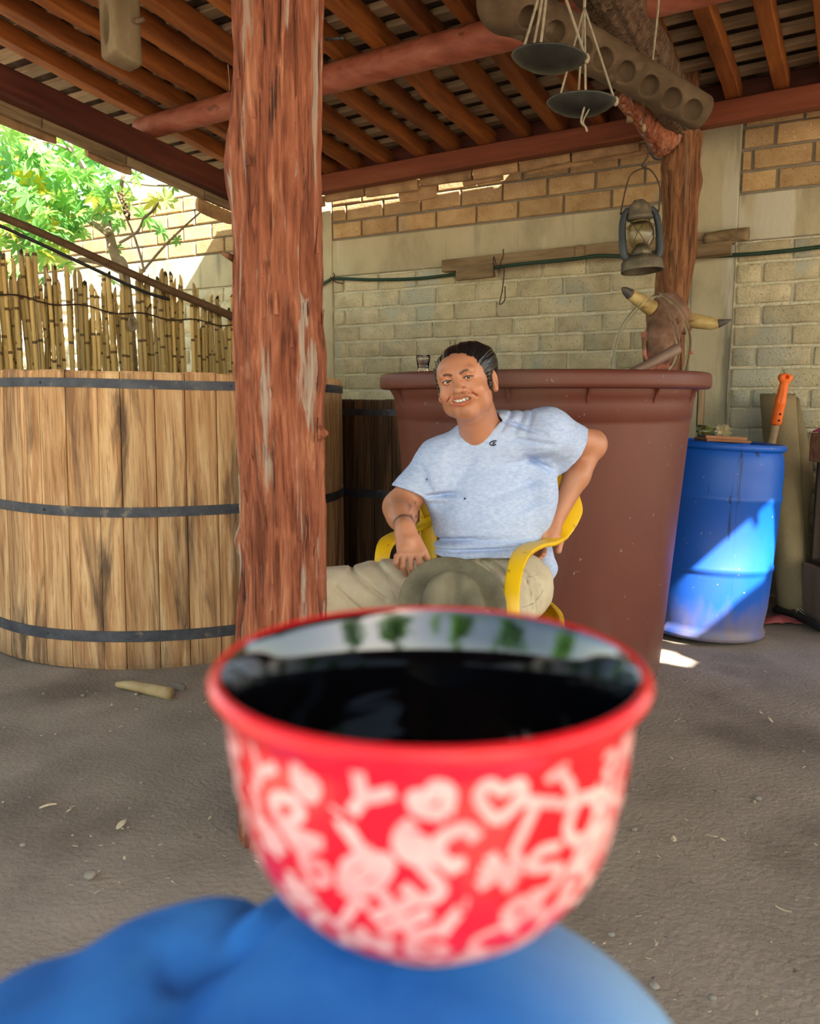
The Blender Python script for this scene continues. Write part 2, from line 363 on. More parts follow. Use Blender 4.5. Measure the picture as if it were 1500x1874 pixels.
# verge beam (dark red) under the log, its grey under-strip, clay slabs below
def zv(n): return 2.415+.0895*(n-.9)
o=beam_obj('verge_beam',Wp(UE,.25,zv(.25)),Wp(UE,RN1,zv(RN1)),.075,.13,M['verge'],roof,jit=.004); o['label']='dark maroon edge beam along the left side of the roof'
mb=MB()
x=.2
while x<4.2:
    L=random.uniform(.42,.62); a=Wp(-.105,x,zv(x)-.080+random.uniform(-.004,.004)); b=Wp(-.105,x+L-.01,zv(x+L)-.080+random.uniform(-.004,.004)); x+=L
    o=beam_obj('verge_slab',a,b,.028,.06,M['oldwood'],roof,ch=.008,jit=.003)
def clay_slab(a,b,ht,name='clay_slab',th=.022,drop=(0,0,1)):
    """slightly dished fired-clay slab on edge, rounded corners, from a to b"""
    a=Vector(a);b=Vector(b);L=(b-a).length; mb=MB(); rings=[]
    for i in range(9):
        t=i/8; x=-L/2+L*t; e=1-.12*max(0,abs(2*t-1)-.8)/.2; hh=ht/2*e
        bow=.012*math.sin(math.pi*t)
        rings.append([Vector((x,-th/2-bow,-hh+.004)),Vector((x,-bow,-hh)),Vector((x,th/2-bow,-hh+.004)),Vector((x,th/2-bow-.006,0)),Vector((x,th/2-bow,hh-.004)),Vector((x,-bow,hh)),Vector((x,-th/2-bow,hh-.004)),Vector((x,-th/2-bow-.006,0))])
    mb.ring_loft(rings); o=mb.build(name,M['slab'],roof); o.matrix_basis=Matrix.Translation((a+b)/2)@rot_to(b-a,drop).to_4x4(); return o
for (n0,z0,n1,z1,ht) in ((2.12,2.425,2.60,2.46,.085),(1.64,2.375,1.93,2.405,.068),(.83,2.265,1.13,2.295,.085)):
    clay_slab(Wp(-.14,n0,z0),Wp(-.14,n1,z1),ht)
# slabs hanging under the eave beam in front of the wall: an upper row, and three lower ones
x=-.15
while x<2.15:
    L=random.uniform(.30,.40); z=2.440+.022*x
    clay_slab(Wp(x+.008,.31,z+.012*random.uniform(-1,1)),Wp(x+L-.008,.31,z+.02*L+.012*random.uniform(-1,1)),.075,th=.03); x+=L
clay_slab(Wp(.79,.27,2.402),Wp(1.05,.27,2.412),.095); clay_slab(Wp(1.24,.27,2.468-.03),Wp(1.50,.27,2.476-.03),.06); clay_slab(Wp(-.05,.27,2.36),Wp(.17,.27,2.37),.07)
clay_slab(Wp(1.66,.27,2.45),Wp(2.05,.27,2.46),.05); clay_slab(Wp(2.1,.27,2.47),Wp(2.5,.27,2.48),.06)
# eave beam over the wall side
o=beam_obj('eave_beam',Wp(-.12,.4,2.505),Wp(8.8,.4,2.505+8.9*.0185),.09,.105,M['beam'],roof,jit=.004)
beam_obj('eave_board',Wp(-.5,.345,2.59),Wp(8.8,.345,2.59+9.3*.02),.02,.13,M['verge'],roof)
# battens
nb=0; BS=.155; n=.16
while n<RN1:
    u0,u1=-.70,5.0
    beam_obj('batten',Wp(u0,n,zr(u0,n)+RH+.016),Wp(u1,n,zr(u1,n)+RH+.016),.078+random.uniform(-.006,.006),.03,M['batten'],roof,ch=.003,up=(0,0,1)); n+=BS*random.uniform(.97,1.03); nb+=1
# tiles: barrel tiles on the battens, one stuff part, with unseen gaps added and shaped to cast the sun patches
HOLE=[(5.00,2.14),(5.02,2.12),(5.03,2.09),(5.10,2.08),(5.06,2.03),(5.06,1.985),(5.21,2.00),(5.21,1.985),(5.10,1.95),(5.06,1.86),(5.43,1.86),(5.45,2.16),(5.46,2.26),(5.42,2.32),(5.25,2.26)]
HOLE2=[(5.35,2.64),(5.33,2.46),(5.40,2.44),(5.57,2.56),(5.57,2.66)]
def inside(x,y,pg):
    c_=False
    for i in range(len(pg)):
        (x1,y1),(x2,y2)=pg[i],pg[i-1]
        if (y1>y)!=(y2>y) and x<(x2-x1)*(y-y1)/(y2-y1)+x1: c_=not c_
    return c_
tv=[];tf=[]
ua=list(np.arange(-.78,4.8,.04))+list(np.arange(4.8,5.8,.015))+list(np.arange(5.8,9.0,.05)); na=list(np.arange(.0,1.7,.095))+list(np.arange(1.7,2.8,.015))+list(np.arange(2.8,6.5,.1))
for n0_ in na:
    for u in ua:
        n_=max(n0_,.102 if u<1.62 else .0); tv.append(Wp(u,n_,zr(u,n_)+RH+.05+.028*min(1,max(0,(n_-.12)/.15))*abs(math.sin(u*math.pi/.16))+.018*((n_-.19)/.36%1)))
nu=len(ua)
for j in range(len(na)-1):
    for i in range(nu-1):
        if 4.8<ua[i]<5.8 and 1.7<na[j]<2.8:
            cu,cn=ua[i]+.007,na[j]+.007
            if inside(cu,cn,HOLE) or inside(cu,cn,HOLE2): continue
        tf.append((j*nu+i,j*nu+i+1,(j+1)*nu+i+1,(j+1)*nu+i))
o=mesh_obj('roof_tiles',tv,tf,M['tile'],roof,True); tag(o,kind='stuff')
md=o.modifiers.new('thick','SOLIDIFY'); md.thickness=.015; md.offset=1
# purlin log across the rafters
def bark_log(name,pts,rad,mat,parent=None,seg=40,n=None,amp=.006,fz=3,ft=3,seed=0,bumps=(),knots=True,ridge=.0,smooth=True,caps=True):
    pts=spline(pts,n or 60); m=len(pts); rr=np.interp(np.linspace(0,1,m),np.linspace(0,1,len(rad)),rad) if hasattr(rad,'__len__') else np.full(m,rad)
    fr=frames(pts); th=np.linspace(0,2*math.pi,seg,endpoint=False); L=sum((pts[i+1]-pts[i]).length for i in range(m-1))
    s=np.linspace(0,L,m)[:,None]+0*th[None]; T=th[None]+0*s
    q=np.stack([np.cos(T)*ft,np.sin(T)*ft,s*fz],-1); d=amp*fbm(q,3,seed)
    if ridge: d=d-ridge*np.abs(fbm(np.stack([np.cos(T)*ft*3.2,np.sin(T)*ft*3.2,s*fz*.55],-1),3,seed+5))*1.6+ridge*.5*fbm(np.stack([np.cos(T)*ft*9,np.sin(T)*ft*9,s*fz*2.2],-1),2,seed+9)
    for (bt,bs,h_,wt,ws) in bumps:
        bt=Vector(bt); bt=math.atan2(bt.dot(fr[0][1]),bt.dot(fr[0][0]))
        dt=np.abs((T-bt+math.pi)%(2*math.pi)-math.pi); d=d+h_*np.exp(-(dt/wt)**2-((s-bs)/ws)**2)
    rings=[]
    for i in range(m):
        a,b=fr[i]; rings.append([pts[i]+(a*math.cos(th[j])+b*math.sin(th[j]))*(rr[i]+d[i,j]) for j in range(seg)])
    mb=MB(); mb.ring_loft(rings,True,caps,caps); return mb.build(name,mat,parent,smooth)
o=bark_log('purlin_log',[Wp(-.12,1.578,2.60),Wp(.8,1.578,2.625),Wp(1.75,1.575,2.655),Wp(3,1.578,2.665),Wp(5,1.578,2.70)],[.058,.064,.07,.07,.07],M['log'],roof,amp=.003,ft=1,fz=2)
o=bark_log('purlin_log',[Wp(-.2,3.44,2.80),Wp(2,3.44,2.84),Wp(5,3.44,2.88),Wp(8,3.44,2.9)],.07,M['log'],roof,amp=.003,ft=1,fz=2)
o=bark_log('purlin_log',[Wp(-.2,5.6,3.03),Wp(2,5.6,3.07),Wp(5,5.6,3.1),Wp(8,5.6,3.13)],.07,M['log'],roof,amp=.003,ft=1,fz=2)
o=bark_log('purlin_log',[Wp(5,1.578,2.72),Wp(8.5,1.578,2.74)],.06,M['log'],roof,amp=.003,ft=1,fz=2)
# ================================================================ signed distance modelling (continuous organic surfaces)
class SDF:
    def __init__(s): s.p=[]; s.fn=[]
    def ell(s,c,r,k=.01,op='u',R=None):
        s.p.append(('e',np.array(c,float),np.array(r,float),k,op,None if R is None else np.array(R,float),max(r))); return s
    def cone(s,a,b,ra,rb,k=.01,op='u',sq=None):
        a=np.array(a,float);b=np.array(b,float); s.p.append(('c',a,b,k,op,(ra,rb,sq),np.linalg.norm(a-b)/2+max(ra,rb))); return s
    def chain(s,pts,rs,k=.01,op='u'):
        for i in range(len(pts)-1): s.cone(pts[i],pts[i+1],rs[i],rs[i+1],k,op)
        return s
    def box(s,c,h,rd=.005,k=.005,op='u',R=None):
        s.p.append(('b',np.array(c,float),np.array(h,float),k,op,(rd,None if R is None else np.array(R,float)),float(np.linalg.norm(h)))); return s
    def half(s,c,n,k=.004,op='i'):   # keeps the side opposite to n
        s.p.append(('h',np.array(c,float),np.array(n,float)/np.linalg.norm(n),k,op,None,1e9)); return s
    def ev(s,X,c0=None,rad=None):
        d=np.full(X.shape[0],1.0)
        for t,a,b,k,op,e,br in s.p:
            if c0 is not None and t!='h':
                ctr=(a+b)/2 if t=='c' else a
                if np.linalg.norm(ctr-c0)-br-rad>.03+2*k: continue
            if t=='e':
                q=X-a
                if e is not None: q=q@e
                k0=np.sqrt(((q/b)**2).sum(-1))+1e-9; k1=np.sqrt(((q/(b*b))**2).sum(-1))+1e-9; v=k0*(k0-1)/k1
            elif t=='c':
                ba=b-a; h=np.clip(((X-a)@ba)/(ba@ba),0,1); v=np.sqrt((((X-a)-h[:,None]*ba)**2).sum(-1))-(e[0]+(e[1]-e[0])*h)
            elif t=='b':
                q=X-a
                if e[1] is not None: q=q@e[1]
                q=np.abs(q)-(b-e[0]); v=np.sqrt((np.maximum(q,0)**2).sum(-1))+np.minimum(q.max(-1),0)-e[0]
            else: v=(X-a)@b
            if op=='u':
                h=np.maximum(k-np.abs(d-v),0)/k; d=np.minimum(d,v)-h*h*k*.25
            else:
                if op=='s': v=-v
                h=np.maximum(k-np.abs(d-v),0)/k; d=np.maximum(d,v)+h*h*k*.25
        for f in s.fn: d=f(X,d)
        return d
def sdf_mesh(sd,lo,hi,h,B=14):
    lo=np.array(lo,float);hi=np.array(hi,float); nb=np.ceil((hi-lo)/(B*h)).astype(int); BIG=1<<14
    g=np.arange(B+1); G=np.stack(np.meshgrid(g,g,g,indexing='ij'),-1).reshape(-1,3); n1=B+1
    ids=[];pos=[];quads=[]; rb=B*h*.5*1.7321
    cs=[(i,j,k) for i in range(nb[0]) for j in range(nb[1]) for k in range(nb[2])]
    cc=np.array([lo+(np.array(c_)+.5)*B*h for c_ in cs]); dd=sd.ev(cc)
    for c_,ctr,d0 in zip(cs,cc,dd):
        if abs(d0)>rb*1.6+.02: continue
        base=np.array(c_)*B; X=lo+(G+base)*h
        v=sd.ev(X,ctr,rb).reshape(n1,n1,n1); s=v<0
        if s.all() or not s.any(): continue
        cnt=np.zeros((B,B,B)); ps=np.zeros((B,B,B,3))
        for ax in range(3):
            o=[a for a in range(3) if a!=ax]
            for d1 in(0,1):
                for d2 in(0,1):
                    sl0=[slice(0,B)]*3; sl1=[slice(0,B)]*3
                    sl0[o[0]]=slice(d1,B+d1); sl0[o[1]]=slice(d2,B+d2); sl1[o[0]]=slice(d1,B+d1); sl1[o[1]]=slice(d2,B+d2); sl1[ax]=slice(1,B+1)
                    a=v[tuple(sl0)];b=v[tuple(sl1)]; m=(a<0)!=(b<0); t=np.where(m,a/(a-b+1e-12),0)
                    q=np.zeros((B,B,B,3)); q[...,o[0]]=d1; q[...,o[1]]=d2; q[...,ax]=t
                    ps+=q*m[...,None]; cnt+=m
        m=cnt>0; I=np.argwhere(m); gi=I+base; ids.append((gi[:,0]*BIG+gi[:,1])*BIG+gi[:,2]); pos.append(lo+(gi+ps[m]/cnt[m][:,None])*h)
        for ax in range(3):
            sl1=[slice(0,B)]*3; sl1[ax]=slice(1,B+1)
            a=s[:B,:B,:B]; b=s[tuple(sl1)]; E=np.argwhere(a!=b)
            if not len(E): continue
            o=[(ax+1)%3,(ax+2)%3]; p=E+base; e1=np.zeros(3,int);e1[o[0]]=1; e2=np.zeros(3,int);e2[o[1]]=1
            fid=lambda q:(q[:,0]*BIG+q[:,1])*BIG+q[:,2]
            q=np.stack([fid(p),fid(p-e1),fid(p-e1-e2),fid(p-e2)],-1); fl=a[tuple(E.T)]
            q[~fl]=q[~fl][:,::-1]; quads.append(q)
    ids=np.concatenate(ids);pos=np.concatenate(pos);quads=np.concatenate(quads)
    u,ix=np.unique(ids,return_index=True); pos=pos[ix]; j=np.searchsorted(u,quads); j=np.clip(j,0,len(u)-1); ok=(u[j]==quads).all(-1)
    return pos,j[ok]
def np_mesh(name,v,f,mat,parent=None,smooth=True,color=None):
    me=bpy.data.meshes.new(name); n=len(v); m=len(f); k=f.shape[1]
    me.vertices.add(n); me.vertices.foreach_set('co',np.asarray(v,dtype=np.float32).ravel())
    me.loops.add(m*k); me.loops.foreach_set('vertex_index',np.asarray(f,dtype=np.int32).ravel())
    me.polygons.add(m); me.polygons.foreach_set('loop_start',np.arange(0,m*k,k,dtype=np.int32))
    me.polygons.foreach_set('use_smooth',np.full(m,smooth)); me.update(calc_edges=True); me.validate()
    if mat: me.materials.append(mat)
    if color is not None:
        ca=me.color_attributes.new('Col','FLOAT_COLOR','POINT'); cc=np.ones((n,4),dtype=np.float32); cc[:,:3]=color; ca.data.foreach_set('color',cc.ravel())
    o=bpy.data.objects.new(name,me); C.objects.link(o)
    if parent is not None: adopt(o,parent)
    return o
def sstep(a,b,x):
    t=np.clip((x-a)/(b-a),0,1); return t*t*(3-2*t)
# ================================================================ THINGS BEHIND THE MAN
M['cedar']=None
def cedar_mat(name,cols,crack,grey,amt=1):
    m,n,b=new_mat(name); L=n.links.new; N_=n.nodes.new
    g=N_('ShaderNodeNewGeometry').outputs['Position']
    def nz(sc_,st,det=7,dist=0):
        mp=N_('ShaderNodeMapping'); mp.inputs['Scale'].default_value=st; L(g,mp.inputs[0]); t=N_('ShaderNodeTexNoise'); t.inputs['Scale'].default_value=sc_; t.inputs['Detail'].default_value=det; t.inputs['Distortion'].default_value=dist; t.inputs['Roughness'].default_value=.65; L(mp.outputs[0],t.inputs['Vector']); return t.outputs['Fac']
    a=nz(34,(1,1,.10),10,1.1); r=N_('ShaderNodeValToRGB'); e=r.color_ramp.elements; L(a,r.inputs[0])
    e[0].position=.32;e[0].color=col4(cols[0]); e[1].position=.47;e[1].color=col4(cols[1]); q=e.new(.58);q.color=col4(cols[2]); q=e.new(.70); q.color=col4(cols[3])
    out=r.outputs[0]
    def mixin(fac,lo,hi,c_):
        nonlocal out
        mr=N_('ShaderNodeMapRange'); mr.inputs['From Min'].default_value=lo; mr.inputs['From Max'].default_value=hi; L(fac,mr.inputs['Value'])
        mx=N_('ShaderNodeMix'); mx.data_type='RGBA'; L(mr.outputs[0],mx.inputs[0]); L(out,mx.inputs[6]); mx.inputs[7].default_value=col4(c_); out=mx.outputs[2]
    mixin(nz(22,(1,1,.07),8,.7),.575,.63,grey); mixin(nz(40,(1,1,.05),5,.5),.60,.66,crack); mixin(nz(5,(1,1,.6),4),.62,.72,cols[3])
    L(out,b.inputs['Base Color']); b.inputs['Roughness'].default_value=.8; b.inputs['Specular IOR Level'].default_value=.25
    bp=N_('ShaderNodeBump'); bp.inputs['Strength'].default_value=.8; bp.inputs['Distance'].default_value=.008; L(nz(60,(1,1,.10),10,.9),bp.inputs['Height']); L(bp.outputs[0],b.inputs['Normal'])
    return m
M['cedar']=cedar_mat('shaggy_red_cedar',[(.085,.026,.014),(.235,.070,.034),(.33,.115,.060),(.46,.215,.115)],(.045,.018,.012),(.34,.255,.20))
M['cedar2']=cedar_mat('brown_cedar',[(.075,.032,.016),(.17,.07,.03),(.27,.12,.052),(.36,.17,.07)],(.04,.02,.01),(.2,.12,.07))
M['cedar_dark']=cedar_mat('dark_weathered_trunk',[(.04,.022,.012),(.09,.05,.028),(.14,.085,.05),(.2,.12,.07)],(.02,.012,.008),(.13,.10,.07))
Lf=(-1,0,0); Rt=(1,0,0); Fr=(0,-1,0)
post=bark_log('cedar_post',[(-.318,2.02,-.06),(-.318,2.0,.3),(-.312,2.0,.8),(-.316,2.0,1.2),(-.306,2.0,1.7),(-.296,2.0,2.2),(-.296,2.0,2.78)],
   [.135,.112,.104,.104,.105,.103,.104,.105],M['cedar'],seg=200,n=560,amp=.0035,fz=5,ft=2.2,seed=3,ridge=.014,
   bumps=[((-1,-.25,0),1.86,.018,.5,.09),((-1,-.2,0),.92,.016,.3,.035),((-.9,-.5,0),.70,.018,.35,.12),((1,-.3,0),1.42,.016,.4,.10),((1,-.3,0),1.23,.026,.14,.018),((.6,-.8,0),1.55,.010,.25,.04),((.6,-.8,0),1.83,.011,.2,.03),((-1,-.4,0),.55,.02,.5,.06),((1,-.2,0),.2,.02,.6,.1),((-.4,-1,0),1.72,.008,.2,.03)])
tag(post,'thick shaggy red-brown cedar trunk post left of the seated man','post')
# peeling bark strips and a twig, nail
bs=MB()
for i in range(46):
    th=random.uniform(-math.pi,0); z=random.uniform(.5,2.3); r=.100+random.uniform(0,.004); L=random.uniform(.02,.07)
    c0=Vector((-.310+r*math.cos(th),2.0+r*math.sin(th),z)); t=Vector((-math.sin(th),math.cos(th),0)); o_=Vector((math.cos(th),math.sin(th),0)); wd=random.uniform(.003,.008); k=random.uniform(.001,.005)
    v=[]; 
    for j in range(5):
        a=j/4; p=c0+Vector((0,0,L*a))+o_*(k*(a*a if random.random()<2 else 0)); w_=wd*(1-.7*a); v+=[p-t*w_,p+t*w_,p+o_*.0025]
    f=[]
    for j in range(4): b_=j*3; f+=[(b_,b_+1,b_+4,b_+3),(b_+1,b_+2,b_+5,b_+4),(b_+2,b_,b_+3,b_+5)]
    bs.add(v,f)
o=bs.build('bark_strips',M['cedar'],post); tag(o,kind='stuff')
MB().tube([P(596,72,1.95),P(612,71,1.93),P(625,70,1.92)],.0035,6).ball(P(626,70,1.92),.005,8).build('nail',M['blackiron'],post,True)
MB().tube([P(430,475,1.98),P(415,467,1.95),P(403,461,1.94)],[.009,.007,.003],7).build('broken_twig',M['cedar2'],post,True)

# small forked post that carries the eave beam
PX,PY=1.405,4.47
fp=empty('forked_post',(PX,PY,0),'slender forked tree-trunk post carrying the eave beam, behind the big brown tub','post')
bark_log('trunk',[(PX-.02,PY,-.05),(PX-.01,PY,.6),(PX-.03,PY,1.2),(PX-.012,PY,1.7),(PX+.012,PY,2.0),(PX+.0,PY,2.3),(PX+.01,PY,2.48)],[.10,.095,.095,.088,.097,.088,.095,.10],M['cedar2'],fp,seg=90,n=200,amp=.004,fz=3,ft=1.2,seed=13,ridge=.010,
   bumps=[((1,-.3,0),2.0,.02,.5,.09),((-1,-.3,0),2.12,.012,.5,.05),((-1,-.1,0),1.55,.012,.4,.05)])
bark_log('branch',[P(1222,262,4.43),P(1192,225,4.36),P(1160,195,4.30),P(1138,172,4.26)],[.085,.07,.055,.048],M['cedar'],fp,seg=50,n=60,amp=.004,seed=21,ridge=.006)
bark_log('branch',[P(1232,245,4.43),P(1248,190,4.41),P(1256,150,4.40),P(1262,112,4.38)],[.085,.075,.065,.06],M['cedar2'],fp,seg=50,n=60,amp=.004,seed=22,ridge=.006)
MB().tube([P(1152,222,4.3),P(1151,208,4.32)],[.017,.012],9).build('peg',M['oldwood'],fp,True)
tie=bark_log('tie_beam_log',[Wp(2.56,.33,2.50),Wp(2.57,.75,2.56),Wp(2.56,1.3,2.615),Wp(2.55,2.2,2.66),Wp(2.5,3.42,2.68)],[.085,.10,.11,.12,.125],M['cedar_dark'],seg=90,n=160,amp=.008,fz=3,ft=1.3,seed=31,ridge=.014)
tag(tie,'dark gnarled tree-trunk beam running overhead from the forked post, upper right','beam')

# wooden fermenting vats -----------------------------------------
M['stave']=None
def stave_mat(name,cols,dark,lo,seedoff,gr=1.0):
    m,n,b=new_mat(name); L=n.links.new; N_=n.nodes.new
    g=N_('ShaderNodeNewGeometry').outputs['Position']; oi=N_('ShaderNodeObjectInfo')
    ad=N_('ShaderNodeVectorMath'); ad.operation='ADD'; L(g,ad.inputs[0]); mu=N_('ShaderNodeMath'); mu.operation='MULTIPLY'; mu.inputs[1].default_value=23; L(oi.outputs['Random'],mu.inputs[0]); L(mu.outputs[0],ad.inputs[1])
    def nz(src,sc_,st,det=7,dist=0):
        mp=N_('ShaderNodeMapping'); mp.inputs['Scale'].default_value=st; L(src,mp.inputs[0]); t=N_('ShaderNodeTexNoise'); t.inputs['Scale'].default_value=sc_; t.inputs['Detail'].default_value=det; t.inputs['Distortion'].default_value=dist; t.inputs['Roughness'].default_value=.6; L(mp.outputs[0],t.inputs['Vector']); return t.outputs['Fac']
    a=nz(ad.outputs[0],30,(1,1,.06),8,.6); r=N_('ShaderNodeValToRGB'); e=r.color_ramp.elements; L(a,r.inputs[0])
    e[0].position=.28;e[0].color=col4(cols[0]); e[1].position=.44;e[1].color=col4(cols[1]); q=e.new(.56);q.color=col4(cols[2]); q=e.new(.72); q.color=col4(cols[3])
    out=r.outputs[0]
    def mixin(fac,lo_,hi,c_,amt=1):
        nonlocal out
        mr=N_('ShaderNodeMapRange'); mr.inputs['From Min'].default_value=lo_; mr.inputs['From Max'].default_value=hi; mr.inputs['To Max'].default_value=amt; L(fac,mr.inputs['Value'])
        mx=N_('ShaderNodeMix'); mx.data_type='RGBA'; L(mr.outputs[0],mx.inputs[0]); L(out,mx.inputs[6]); mx.inputs[7].default_value=col4(c_); out=mx.outputs[2]
    mixin(nz(ad.outputs[0],150,(1,1,.035),5,.3),.54,.66,cols[0],.75)
    mixin(nz(g,6.5,(1,1,.13),9,1.2),.55,.66,dark,.9)
    mixin(nz(g,14,(1,1,.05),7,.8),.60,.68,cols[0],.8)
    mixin(nz(g,2.2,(1,1,.8),4),.52,.70,cols[1],.5)
    # weathering rising from the foot
    sx=N_('ShaderNodeSeparateXYZ'); L(g,sx.inputs[0]); 
    mr=N_('ShaderNodeMapRange'); mr.inputs['From Min'].default_value=lo; mr.inputs['From Max'].default_value=.0; L(sx.outputs[2],mr.inputs['Value'])
    mm=N_('ShaderNodeMath'); mm.operation='MULTIPLY'; L(mr.outputs[0],mm.inputs[0]); L(nz(g,9,(1,1,.25),5),mm.inputs[1]); mixin(mm.outputs[0],.2,.75,dark,.8)
    hs=N_('ShaderNodeHueSaturation'); mr=N_('ShaderNodeMapRange'); mr.inputs['To Min'].default_value=.78; mr.inputs['To Max'].default_value=1.15; L(oi.outputs['Random'],mr.inputs['Value']); L(mr.outputs[0],hs.inputs['Value']); L(out,hs.inputs['Color'])
    L(hs.outputs[0],b.inputs['Base Color']); b.inputs['Roughness'].default_value=.72; b.inputs['Specular IOR Level'].default_value=.3
    bp=N_('ShaderNodeBump'); bp.inputs['Strength'].default_value=.4; bp.inputs['Distance'].default_value=.004; L(a,bp.inputs['Height']); L(bp.outputs[0],b.inputs['Normal'])
    return m
M['stave']=stave_mat('pale_pine_stave',[(.24,.105,.04),(.47,.25,.11),(.62,.385,.19),(.74,.52,.30)],(.085,.05,.032),.25,0)
M['stave_dark']=stave_mat('dark_stained_stave',[(.035,.018,.010),(.08,.042,.022),(.15,.08,.038),(.24,.14,.07)],(.03,.018,.012),.3,0)
M['mash']=pmat('agave_mash',[(.09,.05,.02),(.2,.12,.05)],scale=30,coord='World',rough=.8,bump=.6)
def vat(cx,cy,rt,rb,h,hoops,nst,mat,label,bot=.0,th=.045,phase=0,tilt=0):
    t=empty('wooden_vat',(cx,cy,0),label,'vat'); zs=[bot,bot+.02,h*.35,h*.65,h-.012,h]
    def R(z): return rb+(rt-rb)*z/h
    # staves of uneven width
    ws=[random.uniform(.8,1.3) for _ in range(nst)]; tot=sum(ws); a=phase
    for w_ in ws:
        da=2*math.pi*w_/tot; g=.0016/rt; a0,a1=a+g,a+da-g; a+=da; rings=[]; pr=random.uniform(-.0015,.002); dh=random.uniform(-.004,.004)
        for z in zs:
            r=R(z)+pr-(.004 if z in(zs[0],zs[-1]) else 0); ri=R(z)-th; zz=z+(dh if z==h else 0)
            rings.append([Vector((cx+q*math.cos(an),cy+q*math.sin(an),zz)) for q,an in ((r-.003,a0),(r,a0+da*.06),(r,(a0+a1)/2),(r,a1-da*.06),(r-.003,a1),(ri,a1),(ri,a0))])
        mb=MB(); mb.ring_loft(rings); mb.build('stave',mat,t)
    for z0,z1 in hoops:
        mb=MB(); rings=[]; n=96
        for k in range(n+1):
            an=2*math.pi*k/n; wob=.002*math.sin(an*5+z0*20); e=Vector((math.cos(an),math.sin(an),0)); c0=Vector((cx,cy,wob))
            rings.append([c0+e*(R(z0)+.0005)+Z*z0,c0+e*(R(z0)+.005)+Z*z0,c0+e*(R(z1)+.005)+Z*z1,c0+e*(R(z1)+.0005)+Z*z1])
        mb.ring_loft(rings,True,False,False); hp=mb.build('hoop',M['iron'],t)
        for k in range(5):
            an=-1.9+k*.9; mb2=MB(); mb2.ball((cx+(R(z0)+.006)*math.cos(an),cy+(R(z0)+.006)*math.sin(an),(z0+z1)/2),.005,8); mb2.build('rivet',M['iron'],hp,True)
    mb=MB(); mb.lathe([(.001,h*.84),(rt-th-.004,h*.84),(rt-th-.004,h*.80),(.001,h*.80)],60,(cx,cy,0)); mb.build('mash',M['mash'],t)
    mb=MB(); mb.lathe([(.001,bot+.03),(rb-th-.004,bot+.03),(rb-th-.004,bot+.06),(.001,bot+.06)],60,(cx,cy,0)); mb.build('vat_bottom',mat,t)
    t.rotation_euler[1]=math.radians(tilt)
    return t
vat(-1.235,4.19,.868,.892,1.232,[(1.163,1.200),(.643,.684),(.118,.164)],47,M['stave'],'big pale pine vat of upright staves with three iron hoops, left of the post',phase=.3,tilt=.9)
vat(.07,5.02,.575,.585,1.115,[(1.030,1.066),(.575,.620),(.11,.15)],34,M['stave_dark'],'dark stained wooden vat behind the man, between pale vat and brown tub',phase=.1)

# big brown plastic tub -------------------------------------------
def dirty_plastic(name,base,base2,dirt,rough,zlo,zhi,streak,spec=.35,dust=.5):
    m,n,b=new_mat(name); L=n.links.new; N_=n.nodes.new
    g=N_('ShaderNodeNewGeometry').outputs['Position']
    def nz(sc_,st,det=7,dist=0):
        mp=N_('ShaderNodeMapping'); mp.inputs['Scale'].default_value=st; L(g,mp.inputs[0]); t=N_('ShaderNodeTexNoise'); t.inputs['Scale'].default_value=sc_; t.inputs['Detail'].default_value=det; t.inputs['Distortion'].default_value=dist; L(mp.outputs[0],t.inputs['Vector']); return t.outputs['Fac']
    mx0=N_('ShaderNodeMix'); mx0.data_type='RGBA'; L(nz(4,(1,1,.7)),mx0.inputs[0]); mx0.inputs[6].default_value=col4(base); mx0.inputs[7].default_value=col4(base2); out=mx0.outputs[2]
    def mixin(fac,lo_,hi,c_,amt=1):
        nonlocal out
        mr=N_('ShaderNodeMapRange'); mr.inputs['From Min'].default_value=lo_; mr.inputs['From Max'].default_value=hi; mr.inputs['To Max'].default_value=amt; L(fac,mr.inputs['Value'])
        mx=N_('ShaderNodeMix'); mx.data_type='RGBA'; L(mr.outputs[0],mx.inputs[0]); L(out,mx.inputs[6]); mx.inputs[7].default_value=col4(c_); out=mx.outputs[2]; return mr.outputs[0]
    mixin(nz(3,(1,1,.3),8,.5),.48,.75,dirt,dust)
    mixin(nz(60,(1,1,.7),3),.71,.74,tuple(min(1,c_*1.2+.1) for c_ in dirt),.7)
    if streak: mixin(nz(22,(1,1,.05),3,.7),.63,.67,streak,.85)
    sx=N_('ShaderNodeSeparateXYZ'); L(g,sx.inputs[0]); mr=N_('ShaderNodeMapRange'); mr.inputs['From Min'].default_value=zhi; mr.inputs['From Max'].default_value=zlo; L(sx.outputs[2],mr.inputs['Value'])
    mm=N_('ShaderNodeMath'); mm.operation='MULTIPLY'; L(mr.outputs[0],mm.inputs[0]); L(nz(7,(1,1,.5),6,.4),mm.inputs[1]); mixin(mm.outputs[0],.22,.55,dirt,.85)
    L(out,b.inputs['Base Color']); b.inputs['Roughness'].default_value=rough; b.inputs['Specular IOR Level'].default_value=spec
    bp=N_('ShaderNodeBump'); bp.inputs['Strength'].default_value=.12; bp.inputs['Distance'].default_value=.004; L(nz(30,(1,1,1)),bp.inputs['Height']); L(bp.outputs[0],b.inputs['Normal'])
    return m
M['tub']=dirty_plastic('red_brown_plastic',(.105,.028,.018),(.15,.043,.028),(.16,.10,.07),.5,.0,.45,None)
M['drum']=dirty_plastic('blue_plastic',(.003,.075,.42),(.004,.10,.52),(.20,.15,.12),.40,.0,.42,(.01,.03,.09),spec=.28,dust=.12)
TX,TY=.53,3.36
tub=empty('plastic_tub',(TX,TY,0),'huge red-brown plastic tub with rolled rim right behind the man','tub')
zt=1.2175
